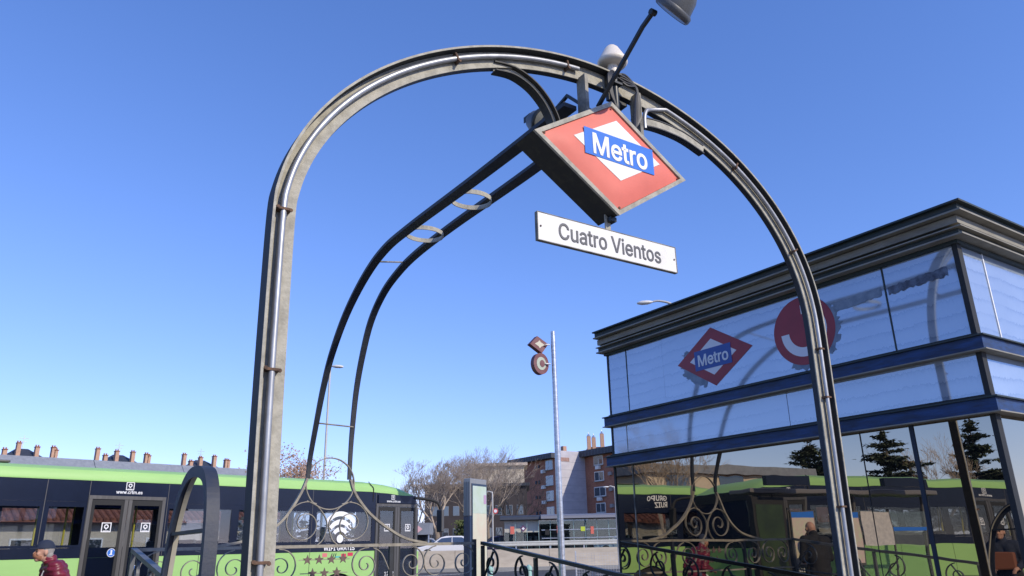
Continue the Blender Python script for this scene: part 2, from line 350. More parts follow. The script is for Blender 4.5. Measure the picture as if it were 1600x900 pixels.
# conduit clipped into the angle, cut short near the crown and starting again on the right
def offs(pts, d, y):
    r = []
    for i, p in enumerate(pts):
        a = pts[max(i-1, 0)]; b = pts[min(i+1, len(pts)-1)]; t = (b-a).normalized(); q = Vector(NR).cross(t)*sg
        w = p+q*d; w.y = y; r.append(w)
    return r
c1 = offs(path, .056, 3.226); n_a = max(i for i, p in enumerate(path) if p.x < 2.76 and i < 90)
left = c1[:n_a+1]
arc_c = MB().tube(left, .0155, 18).build("conduit", conduit_m, arch)
n_b = min(i for i, p in enumerate(path) if p.x > 3.50)
right = spline([(3.30, 3.22, 4.08), (3.305, 3.22, 4.17), (3.335, 3.225, 4.235), (3.40, 3.24, 4.272), tuple(c1[n_b])], 5)[:-1]+c1[n_b:]
MB().tube(right, .0145, 18).build("conduit", conduit_m, arch)
for zt in (.9, 1.41, 2.12, 2.88):
    i = min(range(60), key=lambda q: abs(c1[q].z-zt)); p = c1[i]
    cl = MB().box(p.x-.034, p.x+.034, 3.208, 3.251, p.z-.006, p.z+.006)
    cl.tube([(p.x-.031, 3.205, p.z+.004), (p.x-.031, 3.211, p.z+.004)], .009, 6).tube([(p.x+.031, 3.205, p.z-.004), (p.x+.031, 3.211, p.z-.004)], .009, 6)
    cl.build("pipe_clamp", rust, arch)
for i in (int(len(c1)*.36), int(len(c1)*.46), int(len(c1)*.66), int(len(c1)*.78)):
    p = c1[i]; t = (c1[i+1]-c1[i-1]).normalized(); q = Vector(NR).cross(t)
    MB().sweep([p-t*.006, p+t*.006], [(-.030, -.018), (.030, -.018), (.030, .025), (-.030, .025)], NR).tube([p+q*.026-V(0, .026, 0), p+q*.026-V(0, .02, 0)], .009, 6).build("pipe_clamp", rust, arch, fix=True)
for zt in (2.35, 1.62, 2.7):
    i = max(range(len(c1)), key=lambda q: -abs(c1[q].z-zt)-(0 if c1[q].x > 3 else 9)); p = c1[i]
    bx(p.x-.028, p.x+.028, 3.208, 3.251, p.z-.006, p.z+.006).build("pipe_clamp", rust, arch)
# base plates
for x in (.945, 4.865): bx(x-.14, x+.14, 3.08, 3.2-.01, .002, .02).box(x-.14, x+.14, 3.31, 3.42, .002, .02).build("base_plate", steel_dark, arch)
# curved braces between the crown and the sign, and the two hangers
br = spline([(2.10, 3.27, 4.150), (2.24, 3.27, 4.165), (2.37, 3.27, 4.125), (2.47, 3.27, 4.045), (2.53, 3.27, 3.955), (2.56, 3.27, 3.87)], 5)
MB().sweep(br, rect(.046, .006), NR).build("brace", steel_beige, arch, fix=True)
for u in (-.028, .028): MB().sweep(br, [(u-.004, -.035), (u+.004, -.035), (u+.004, .03), (u-.004, .03)], NR).build("brace", sign_case, arch, fix=True)
br = spline([(3.24, 3.262, 4.165), (3.40, 3.262, 4.195), (3.56, 3.262, 4.20), (3.72, 3.262, 4.185), (3.90, 3.262, 4.135)], 5)
MB().sweep(br, rect(.008, .055), NR).build("brace", steel_dark, arch, fix=True)
MB().sweep([p+V(0, -.02, -.031) for p in br], rect(.050, .006), NR).build("brace", steel_beige, arch, fix=True)
MB().sweep([p+V(0, 0, -.062) for p in br], rect(.008, .055), NR).build("brace", steel_dark, arch, fix=True)
for x, z0, z1 in ((2.765, 4.0, 4.31), (3.235, 3.84, 4.33)):
    bx(x-.005, x+.005, 3.19, 3.275, z0, z1).box(x+.005, x+.021, 3.19, 3.196, z0, z1).build("hanger", steel_mix, arch)
# long twin ribs that run back from the arch and drop to the railing behind
RA = [(3.28, 4.09), (4.4, 4.085), (5.6, 4.10), (6.15, 4.075), (6.6, 3.94), (7.05, 3.68), (7.4, 3.34), (7.6, 3.02), (7.75, 2.66), (7.88, 2.30), (7.9, 2.1)]
RBb = [(3.28, 4.27), (4.4, 4.235), (5.6, 4.235), (6.4, 4.205), (6.85, 4.13), (7.2, 4.0), (7.5, 3.76), (7.7, 3.40), (7.82, 3.05), (7.88, 2.66), (7.9, 2.4), (7.9, 2.1)]
def ribpath(L, b): return spline([(b, a, z) for a, z in L], 8)
for L, b, flare in ((RA, 2.70, [(2.69, 2.1), (2.645, 1.98), (2.56, 1.82), (2.44, 1.66), (2.26, 1.535), (2.05, 1.475), (1.82, 1.437)]), (RBb, 3.155, [(3.17, 2.1), (3.215, 1.98), (3.30, 1.86), (3.43, 1.73), (3.62, 1.60), (3.84, 1.49), (4.10, 1.437)])):
    p = ribpath(L, b)
    MB().sweep(p, lambda f: rect(.030, .104-.066*f), (1, 0, 0)).build("rib", steel_dark, arch, fix=True)
    q = spline([(x, 7.9, z) for x, z in flare], 6)
    MB().sweep(q, [(-.012, -.022), (.012, -.022), (.012, .022), (-.012, .022)], NR).build("flared_foot", rail_iron, arch, fix=True)
def atrib(L, a):
    for i in range(len(L)-1):
        if L[i][0] <= a <= L[i+1][0]: t = (a-L[i][0])/(L[i+1][0]-L[i][0]); return L[i][1]+(L[i+1][1]-L[i][1])*t
for a in (4.93, 5.78):
    zl, zr = atrib(RA, a), atrib(RBb, a); c = V(2.93, a, (zl+zr)/2-.01); ex = V(1, 0, 0)
    ri = [c+ex*.178*math.cos(q*math.pi/14)+Y*.15*math.sin(q*math.pi/14) for q in range(28)]
    MB().sweep(ri, rect(.008, .040), ex.cross(Y), closed=True).build("ring", steel_beige, arch, fix=True)
for a, zl, zr in ((6.35, 4.02, 4.20), (7.76, 2.66, 2.66)):
    MB().tube([(2.70, a, zl), (3.155, a+(.3 if a < 7 else .1), zr)], .008, 6).build("spacer_bar", steel_mix, arch)

# ---- the rhombus sign and what hangs from it
sg_t = thing("underground_sign", "red rhombus box sign reading Metro on a blue bar, hung under the arch crown", "sign", AB, (2.885, 3.19, 3.29))
def dia(cx, cz, hw, hh): return [(cx-hw, cz), (cx, cz-hh), (cx+hw, cz), (cx, cz+hh)]
CX, CZ = 2.885, 3.682
MB().prism(dia(CX, CZ, .615, .395), (0, 3.105, 0), X, Z, (0, .185, 0)).build("box_case", [sign_case], sg_t)
fr = MB()
oo = dia(CX, CZ, .620, .400); ii = dia(CX, CZ, .570, .366)
for i in range(4):
    j = (i+1) % 4; fr.prism([oo[i], oo[j], ii[j], ii[i]], (0, 3.088, 0), X, Z, (0, .016, 0))
fr.build("frame", steel_beige, sg_t, fix=True)
# slightly domed plastic face
fm = MB(); N_ = 14; vs = []
for i in range(N_+1):
    for j in range(N_+1):
        u, v = i/N_*2-1, j/N_*2-1
        dome = .020*min(1, (1-abs(u))*4)*min(1, (1-abs(v))*4)
        cx = CX+(u-v)/2*.568; cz = CZ+(u+v)/2*.364; vs.append((cx, 3.100-dome, cz))
fs = [((i)*(N_+1)+j, (i)*(N_+1)+j+1, (i+1)*(N_+1)+j+1, (i+1)*(N_+1)+j) for i in range(N_) for j in range(N_)]
fm.add(vs, fs, 0, True); fm.build("face_panel", sign_red, sg_t, fix=True)
MB().prism(dia(2.905, 3.728, .355, .212), (0, 3.0775, 0), X, Z, (0, .0018, 0)).build("white_rhombus", sign_white, sg_t)
BLq = [(2.630, 3.632), (3.200, 3.632), (3.200, 3.815), (2.630, 3.815)]
MB().prism(BLq, (0, 3.0745, 0), X, Z, (0, .0018, 0)).build("blue_bar", sign_blue, sg_t)
text("Metro", .208, (2.915, 3.0728, 3.718), X, Z, white_m, sg_t, bold=.032, xs=.90)
for x, z in ((CX-.552, CZ), (CX+.552, CZ), (CX, CZ-.352), (CX, CZ+.352)):
    MB().lathe([(.009, 0), (.009, .004), (.004, .007)], (x, 3.088, z), (0, -1, 0), 8).build("screw", rust, sg_t)
# hinge / cable stubs under the sign
bx(2.86, 2.905, 3.14, 3.2, 3.262, 3.29).build("hinge", iron_black, sg_t)

nb = thing("station_name_board", "long white board reading Cuatro Vientos in grey letters, below the rhombus sign", "sign", AB, (2.86, 3.15, 3.02))
bx(2.312, 3.402, 3.15, 3.172, 3.025, 3.195).build("board", board_white, nb, bevel=.003)
e_ = MB().box(2.308, 2.3118, 3.148, 3.174, 3.021, 3.199).box(3.4022, 3.406, 3.148, 3.174, 3.021, 3.199).box(2.3118, 3.4022, 3.148, 3.174, 3.021, 3.0248).box(2.3118, 3.4022, 3.148, 3.174, 3.1952, 3.199)
e_.build("trim", steel_mix, nb)
bx(2.845, 2.885, 3.176, 3.186, 3.10, 3.33).build("hanger_plate", steel_beige, nb)
text("Cuatro Vientos", .150, (2.862, 3.148, 3.110), X, Z, sign_grey, nb, bold=.020, xs=.875)
for x in (2.33, 3.385): MB().lathe([(.006, 0), (.006, .004)], (x, 3.15, 3.11), (0, -1, 0), 8).build("rivet", rust, nb)

# floodlights on cranked arms, one each side of the sign
def flood(p0, p1, p2, head, axis, label, bell):
    K = 1.36 if bell else 1.15; sc_ = lambda L: [(r*K, h*K) for r, h in L]
    t = thing("floodlight", label, "floodlight", AB, p0, "floodlights on cranked arms above the sign")
    MB().sweep([p0, p1, p2], rect(.022, .022), (1, 0, 0)).build("arm", iron_black, t, fix=True)
    h = Vector(head); ax_ = Vector(axis).normalized()
    b = MB().lathe(sc_([(.004, .135), (.028, .133), (.05, .118), (.068, .085), (.078, .04), (.083, .022), (.083, .012)]), h, ax_, 24); bo = b.build("head", lamp_grey, t, fix=True)
    MB().lathe(sc_([(.0855, .03), (.092, .022), (.092, .004), (.086, -.004), (.083, -.004), (.083, .004)]), h, ax_, 24).build("rim", lamp_grey if bell else iron_black, bo, fix=True)
    MB().lathe(sc_([(.0825, .002), (.078, -.003)]), h, ax_, 24).build("lens", mat("lens_dark", (.04, .04, .04), .3) if bell else lens_grey, bo, fix=True)
    if not bell:
        fn = MB()
        for q in range(6):
            a = rad(-50+q*20); c = h+ax_*.10+Z*.0; fn.box(c.x-.06+q*.024-.003, c.x-.06+q*.024+.003, c.y-.03, c.y+.05, c.z-.01, c.z+.035+.01*(q % 2))
        fn.build("cooling_fins", iron_black, bo)
    MB().lathe([(.02, -.02), (.02, .02)], p2, (1, 0, 0), 10).build("knuckle", iron_black, t, fix=True)
    return t
flood((2.83, 3.16, 4.06), (2.845, 2.72, 4.395), (2.84, 2.62, 4.432), (2.935, 2.56, 4.43), (.22, -.80, .62), "grey bell floodlight on a long arm reaching forward and up from the sign top", True)
flood((2.88, 3.24, 4.07), (2.86, 3.50, 4.345), (2.84, 3.68, 4.27), (2.83, 3.74, 4.245), (-.20, .85, .50), "round dark floodlight leaning back behind the upper left edge of the sign", False)
# antenna
an = thing("dome_antenna", "cream mushroom shaped antenna clamped on the arch crown beside the long lamp arm", "antenna", AB, (3.02, 3.2, 4.3))
MB().lathe([(.034, 4.44), (.036, 4.47), (.088, 4.472), (.104, 4.49), (.102, 4.505), (.098, 4.51), (.048, 4.605), (.030, 4.624), (.010, 4.630)], (3.025, 3.2, 0), Z, 28).build("dome", cream_plastic, an, fix=True)
MB().lathe([(.03, 4.36), (.034, 4.40), (.034, 4.455)], (3.025, 3.2, 0), Z, 16).build("stem", cream_plastic, an, fix=True)
MB().lathe([(.02, 4.12), (.024, 4.14), (.024, 4.36)], (3.02, 3.19, 0), Z, 12).box(2.98, 3.06, 3.21, 3.24, 4.20, 4.40).box(2.985, 3.055, 3.15, 3.21, 4.375, 4.39).box(2.985, 3.055, 3.15, 3.21, 4.30, 4.315).build("bracket", iron_black, an)
for i in range(5):
    o1 = random.uniform(-.02, .02)
    pts = spline([(3.03+o1, 3.18, 4.38), (3.10+o1, 3.16, 4.40-.02*i), (3.19+o1*.5, 3.16, 4.33), (3.225-.012*i, 3.17, 4.22), (3.22-.015*i, 3.18, 4.10-.02*i), (3.16, 3.19, 4.02), (3.09, 3.2, 3.98)], 5)
    MB().tube(pts, .0075, 6).build("cable", cable_m, an)
for i in range(3):
    MB().tube(spline([(3.01-.012*i, 3.17, 4.40), (2.955-.012*i, 3.15, 4.33), (2.96-.01*i, 3.15, 4.2), (3.0, 3.15, 4.05+.02*i), (3.06, 3.17, 3.98)], 5), .008, 6).build("cable", cable_m, an)

# ================================================================== RAILINGS
def P3(fn): return lambda u, z: fn(u, z)
rr_ = thing("stair_railing", "pale forged scroll railing with iron stars along the back of the stairwell", "railing", AB, (2.94, 7.9, .25))
TOPR, MIDR = 1.425, 1.02
for z, w in ((TOPR, .030), (MIDR, .022), (.34, .022)):
    bx(1.12, 4.72, 7.9-.02, 7.9+.02, z-w/2, z+w/2).build("rail", rail_iron, rr_)
for x in (1.12, 2.21, 3.67, 4.72): bx(x-.02, x+.02, 7.88, 7.92, .25, TOPR-.015 if x != 4.72 else 1.47).build("post", steel_dark, rr_)
scr = rect(.008, .028)
def sc(parent, cx, cz, R, start, turns, sgn, y=7.9, name="scroll", m=rail_iron):
    MB().sweep([(x, y, z) for x, z in spiral(cx, cz, R, start, turns, sgn)], scr, NR).build(name, m, parent, fix=True)
# ring ornament standing on the top rail
MB().sweep([(2.945+.265*math.cos(q*math.pi/24), 7.9, 2.055+.265*math.sin(q*math.pi/24)) for q in range(48)], rect(.010, .03), NR, closed=True).build("ring", rail_iron, rr_, fix=True)
for c, s_, st in ((2.69, 1, 60), (3.20, -1, 120)):
    sc(rr_, c, 1.645, .232, st, 1.75, s_)
MB().sweep(spline([(2.70, 7.9, 1.875), (2.83, 7.9, 1.81), (2.93, 7.9, 1.66), (2.90, 7.9, 1.50), (2.83, 7.9, 1.43)], 6), scr, NR).build("scroll", rail_iron, rr_, fix=True)
MB().sweep(spline([(3.19, 7.9, 1.875), (3.06, 7.9, 1.81), (2.955, 7.9, 1.66), (2.99, 7.9, 1.50), (3.07, 7.9, 1.43)], 6), scr, NR).build("scroll", rail_iron, rr_, fix=True)
for c, s_, st in ((1.34, 1, 90), (1.66, -1, 90), (2.02, 1, 90), (2.48, -1, 100), (3.38, 1, 80), (3.92, -1, 90), (4.22, 1, 90), (4.58, -1, 90)):
    R = .175; sc(rr_, c, TOPR-.02-R, R, st, 1.9, s_)
for c, s_ in ((1.34, 1), (1.66, -1), (2.02, 1), (2.48, -1), (2.94, 1), (3.38, 1), (3.92, -1), (4.22, 1), (4.58, -1)):
    sc(rr_, c, MIDR-.32, .20, 90, 1.9, s_); sc(rr_, c+.08*s_, .52, .12, 270, 1.6, -s_)
for a, b in (((3.46, 1.40), (3.76, 1.04)), ((2.30, 1.40), (2.12, 1.04))):
    MB().sweep(spline([(a[0], 7.9, a[1]), ((a[0]*2+b[0])/3, 7.9, a[1]-.06), ((a[0]+2*b[0])/3, 7.9, b[1]+.12), (b[0], 7.9, b[1])], 5), scr, NR).build("scroll", rail_iron, rr_, fix=True)
def star(cx, cz, r):
    return [(cx+(r if i % 2 == 0 else r*.42)*math.sin(i*math.pi/5), cz+(r if i % 2 == 0 else r*.42)*math.cos(i*math.pi/5)) for i in range(10)]
for x, z in ((2.745, 1.295), (2.868, 1.295), (2.998, 1.295), (3.125, 1.30), (2.805, 1.165), (2.93, 1.165), (3.062, 1.170)):
    MB().prism(star(x, z, .052), (0, 7.885, 0), X, Z, (0, .008, 0)).build("star", rust if False else mat("brown_iron", (.17, .115, .10), .8, var=.3, vscale=20), rr_, fix=True)
MB().sweep([(2.66, 7.9, 1.295), (3.2, 7.9, 1.295)], rect(.008, .008), NR).sweep([(2.68, 7.9, 1.165), (3.18, 7.9, 1.165)], rect(.008, .008), NR).build("star_bar", rail_iron, rr_, fix=True)

def side_rail(b, a0, a1, z1, label, mtl):
    """sloping side railing from the back corner (a0) towards the viewer (a1)"""
    t = thing("stair_railing", label, "railing", AB, (b, (a0+a1)/2, .25))
    z0 = 1.425; zt = lambda a: z0+(z1-z0)*(a0-a)/(a0-a1)
    MB().sweep([(b, a0-.05, zt(a0)), (b, a1, zt(a1))], rect(.036, .05), (1, 0, 0)).build("rail", mtl, t, fix=True)
    MB().sweep([(b, a0-.05, zt(a0)-.42), (b, a1, zt(a1)-.42)], rect(.02, .03), (1, 0, 0)).build("rail", mtl, t, fix=True)
    MB().sweep([(b, a0-.05, .36), (b, a1, .36)], rect(.02, .03), (1, 0, 0)).build("rail", mtl, t, fix=True)
    n = max(2, round((a0-a1)/1.25)); L = (a0-a1)/n
    for i in range(n+1):
        a = a0-.06-(L*i if i else 0)+(.06 if i else 0); bx(b-.018, b+.018, a-.018, a+.018, .25, zt(a)-.02).build("post", mtl, t)
    for i in range(n):
        s0 = a0-L*i
        def curl(ca, cz, R, st, tr, sg_): MB().sweep([(b, a, z) for a, z in spiral(ca, cz, R, st, tr, sg_)], rect(.010, .026), (1, 0, 0)).build("scroll", mtl, t, fix=True)
        for f_, sg_ in ((.22, 1), (.78, -1)):
            a = s0-L*f_; curl(a, zt(a)-.195, .165, 90, 1.5, sg_)
            curl(a, .36+.30, .19, 90, 1.8, sg_)
        for f0, f1 in ((.05, .26), (.74, .95)):
            a_, b_ = s0-L*f0, s0-L*f1
            if f0 < .5: pp = [(b, a_, zt(a_)-.40), (b, b_, zt(b_)-.06)]
            else: pp = [(b, a_, zt(a_)-.06), (b, b_, zt(b_)-.40)]
            MB().sweep(pp, rect(.012, .026), (1, 0, 0)).build("brace_bar", mtl, t, fix=True)
    return t
side_rail(4.80, 7.9, 3.45, .86, "black scroll railing sloping down the right side of the stairs before the glass kiosk", iron_black)
side_rail(1.12, 7.9, 5.15, 1.10, "grey sloping railing on the left side of the stairs behind the dark hoop", mat("grey_iron", (.12, .125, .13), .5, var=.3, vscale=8))
# the dark hoop at the near end of the left railing
hp = thing("railing_hoop", "tall dark navy flat bar hoop standing left of the arch leg", "hoop", AB, (.92, 4.45, 0))
hpts = [(5.18, 0), (5.16, .7), (5.12, 1.15), (5.03, 1.48), (4.90, 1.68), (4.74, 1.80), (4.55, 1.845), (4.33, 1.83), (4.19, 1.77), (4.09, 1.62), (4.05, 1.35), (4.06, 1.0), (4.06, .5), (4.06, 0)]
hs = spline([(.92, a, z) for a, z in hpts], 6)
sdh = Vector((1, 0, 0)).cross((hs[1]-hs[0]).normalized()); sh = 1 if sdh.y < 0 else -1
MB().sweep(hs, [(0, -.032), (sh*.014, -.032), (sh*.014, .032), (0, .032)], (1, 0, 0)).build("outer_bar", mat("hoop_paint", (.020, .030, .055), .6, col2=(.035, .04, .055), vscale=10, bump=.15), hp, fix=True)
MB().sweep(hs, [(sh*.0145, .004), (sh*.019, .004), (sh*.019, .031), (sh*.0145, .031)], (1, 0, 0)).build("inner_face", mat("hoop_inner", (.40, .37, .29), .8, col2=(.20, .12, .08), vscale=5, lo=.55, hi=.75), hp, fix=True, label="pale worn inner face")
MB().sweep(hs, [(sh*.0142, -.032), (sh*.060, -.032), (sh*.060, -.024), (sh*.0142, -.024)], (1, 0, 0)).build("side_flange", MATS["hoop_paint"], hp, fix=True)
MB().sweep([(.92, 4.12, 1.50), (.92, 5.00, 1.50)], rect(.018, .05), (1, 0, 0)).build("cross_bar", steel_dark, hp, fix=True)

# ================================================================== GLASS KIOSK
kk = thing("glass_kiosk", "small glass walled lift kiosk with stepped steel cornice and blue bands", "kiosk", AB, (7.8, 4.55, 0))
KX, KY0, KY1, KX1 = 5.79, 2.52, 6.59, 9.9
bx(KX+.06, KX1-.06, KY0+.06, KY1-.06, .002, 3.80).build("core", kiosk_seal, kk)
bx(KX-.03, KX1, KY0-.03, KY1, .002, .22).build("base_course", kerb_m, kk)
def band(z0, z1, e, m, nm, **kw): bx(KX-e, KX1+e, KY0-e, KY1+min(e, .07), z0, z1).build(nm, m, kk, **kw)
band(3.498, 3.528, .03, kiosk_dark, "soffit_trim")
band(3.528, 3.540, .115, kiosk_beige, "lip"); band(3.5402, 3.590, .075, kiosk_dark, "cornice_web"); band(3.5902, 3.600, .115, kiosk_beige, "lip")
band(3.6002, 3.632, .03, kiosk_seal, "shadow_gap"); band(3.6322, 3.692, .085, kiosk_beige, "fascia"); band(3.7002, 3.714, .15, kiosk_beige, "lip")
band(3.7142, 3.770, .12, kiosk_dark, "cornice_web"); band(3.7702, 3.785, .16, kiosk_dark, "lip")
for z in (2.655, 2.208):
    band(z, z+.009, .082, kiosk_beige, "lip"); band(z+.0092, z+.105, .058, kiosk_blue, "blue_band"); band(z+.1052, z+.116, .082, kiosk_dark, "lip"); band(z+.1162, z+.140, .02, kiosk_seal, "seal_strip")
# glass: left face panes (leaning back a touch, as glazing does), then right face panes
TL = math.tan(.0045)
PJ = (.002, -.0015, .0008, -.001, .0018, -.002, .001, .0022, -.0012, .0004, -.0018); PJ_used = []
def pane(y0, y1, z0, z1, m):
    zc = (z0+z1)/2; j = PJ[len(PJ_used) % 11]*(y1-y0); PJ_used.append(1)
    o = MB(); o.add([(KX+(z0-zc)*TL, y0, z0), (KX+(z0-zc)*TL+j, y1, z0), (KX+(z1-zc)*TL+j, y1, z1), (KX+(z1-zc)*TL, y0, z1),
                     (KX+.05, y0, z0), (KX+.05, y1, z0), (KX+.05, y1, z1), (KX+.05, y0, z1)],
                    [(0, 3, 2, 1), (4, 5, 6, 7), (0, 1, 5, 4), (1, 2, 6, 5), (2, 3, 7, 6), (3, 0, 4, 7)])
    return o.build("glass_pane", m, kk, fix=True)
for y0, y1 in ((KY0+.03, 3.118), (3.132, 5.69), (5.695, 6.262), (6.274, KY1-.02)): pane(y0, y1, 2.796, 3.497, glass_milky)
for y0, y1 in ((KY0+.03, 4.20), (4.204, 6.33), (6.345, KY1-.02)): pane(y0, y1, 2.349, 2.654, glass_milky)
for y0, y1 in ((KY0+.03, 3.115), (3.15, 3.56), (3.565, 6.285), (6.30, KY1-.02)): pane(y0, y1, .23, 2.207, glass_kiosk)
for y, z0, z1, w, m in ((3.125, 2.79, 3.498, .006, kiosk_dark), (6.268, 2.79, 3.498, .005, kiosk_dark), (6.337, 2.345, 2.655, .007, kiosk_beige), (6.292, .22, 2.208, .006, steel_mix), (3.132, .22, 2.208, .016, mat("blue_mullion", (.010, .018, .035), .6)), (3.5625, .22, 2.208, .002, kiosk_seal)):
    bx(KX-.004, KX+.05, y-w, y+w, z0, z1).build("mullion", m, kk)
for z0, z1 in ((2.796, 3.498), (2.349, 2.655), (.22, 2.208)):
    bx(KX-.012, KX+.055, KY0-.012, KY0+.028, z0, z1).build("corner_post", mat("post_black", (.012, .014, .016), .7), kk)
    bx(KX-.006, KX+.05, KY1-.018, KY1+.01, z0, z1).build("corner_post", kiosk_seal, kk)
    bx(KX+.075, KX1, KY0+.004, KY0+.05, z0+.001, z1-.001).build("glass_pane", glass_milky if z0 > 1 else glass_kiosk, kk)
bx(6.18, 6.195, KY0-.002, KY0+.05, 2.796, 3.498).build("mullion", white_m, kk)
bx(KX+.0562, KX+.0745, KY0-.006, KY0+.05, .22, 2.206).build("mullion", bus_grey, kk)
# logos on the upper glass
kx = KX-.006
def kprism(poly, x, m, nm): return MB().prism(poly, (x, 0, 0), Y, Z, (.0012, 0, 0)).build(nm, m, kk, fix=True)
kred = mat("sticker_red", (.30, .018, .028), .35, var=.2, vscale=6); kblue = mat("sticker_blue", (.02, .07, .30), .35); kwhite = mat("sticker_white", (.66, .68, .72), .4)
kprism(dia(4.985, 3.152, .49, .30), kx, kred, "rhombus_sticker")
kprism(dia(4.993, 3.150, .305, .186), kx-.002, kwhite, "white_rhombus")
kprism([(4.752, 3.040), (5.230, 3.040), (5.230, 3.243), (4.752, 3.243)], kx-.004, kblue, "blue_bar")
text("Metro", .170, (kx-.006, 4.990, 3.138), -Y, Z, kwhite, kk, bold=.03, xs=.97)
kprism([(3.925+.315*math.cos(q*math.pi/24), 3.160+.31*math.sin(q*math.pi/24)) for q in range(48)], kx, kred, "round_sticker")
film_reflection = mat("torn_film_rib_reflection", (.15, .20, .27), .8, col2=(.24, .30, .38), vscale=14)
rf = random.Random(5)
def ragged(cy, cz, ry, rz, a0, a1, n, inner=.6):
    o_ = [(cy+ry*math.cos(rad(a0+(a1-a0)*i/n))*(1+rf.uniform(-.07, .09)), cz+rz*math.sin(rad(a0+(a1-a0)*i/n))*(1+rf.uniform(-.10, .10))) for i in range(n+1)]
    return o_+[(cy+ry*inner*math.cos(rad(a0+(a1-a0)*i/n)), cz+rz*inner*math.sin(rad(a0+(a1-a0)*i/n))) for i in range(n, -1, -1)]
for args in ((4.99, 3.13, .43, .265, 285, 395, 40, .7), (3.92, 3.155, .35, .335, 150, 300, 44, .8)):
    kprism(ragged(*args), kx+.0014, film_reflection, "torn_film")
sm_ = [(3.60-i*.02, 3.315+.0012*i+rf.uniform(-.006, .006)) for i in range(23)]+[(3.60-i*.02, 3.245+.0012*i+rf.uniform(-.008, .008)) for i in range(22, -1, -1)]
kprism(sm_, kx+.0014, film_reflection, "rib_reflection")  # reflection of the ribs painted onto the glass in the film tone
sm_ = [(3.10-i*.02, 3.325+.001*i+rf.uniform(-.008, .008)) for i in range(25)]+[(3.10-i*.02, 3.255+.001*i+rf.uniform(-.011, .011)) for i in range(24, -1, -1)]
kprism(sm_, kx+.0014, mat("dark_rib_reflection", (.05, .06, .09), .8, col2=(.14, .18, .25), vscale=20), "rib_reflection")  # second painted stretch of the rib reflection, darker
arc = MB()
for q in range(36):     # ring open in its upper left quarter: image angle from 90 clockwise to 180
    a0, a1 = rad(90-q*7.5), rad(90-(q+1)*7.5)
    c = lambda r, a: (3.925-r*math.cos(a), 3.160+r*math.sin(a))
    arc.prism([c(.152, a0), c(.235, a0), c(.235, a1), c(.152, a1)], (kx-.002, 0, 0), Y, Z, (.0012, 0, 0))
arc.build("ring_mark", kwhite, kk, fix=True)

# ================================================================== BUSES
BZ = -.15
def crtm_logo(parent, cx, cz, w, y, withtext=True):
    """white outlined square with a pin mark; the authority's address below"""
    q = MB(); t = w*.09
    for a in ((cx-w/2, cx+w/2, cz-w/2, cz-w/2+t), (cx-w/2, cx+w/2, cz+w/2-t, cz+w/2), (cx-w/2, cx-w/2+t, cz-w/2+t, cz+w/2-t), (cx+w/2-t, cx+w/2, cz-w/2+t, cz+w/2-t)):
        q.box(a[0], a[1], y-.0015, y, a[2], a[3])
    n = 20; ro, ri = w*.24, w*.13; c0 = cz+w*.08
    for i in range(n):
        a0, a1 = 2*math.pi*i/n, 2*math.pi*(i+1)/n
        q.prism([(cx+ri*math.cos(a0), c0+ri*math.sin(a0)), (cx+ro*math.cos(a0), c0+ro*math.sin(a0)), (cx+ro*math.cos(a1), c0+ro*math.sin(a1)), (cx+ri*math.cos(a1), c0+ri*math.sin(a1))], (0, y-.0015, 0), X, Z, (0, .0015, 0))
    q.prism([(cx-w*.08, c0-ro*.9), (cx+w*.08, c0-ro*.9), (cx, c0-ro-w*.12)], (0, y-.0015, 0), X, Z, (0, .0015, 0))
    q.box(cx-w*.3, cx+w*.3, y-.0015, y, cz-w*.38, cz-w*.33)
    q.build("logo", white_m, parent, fix=True)
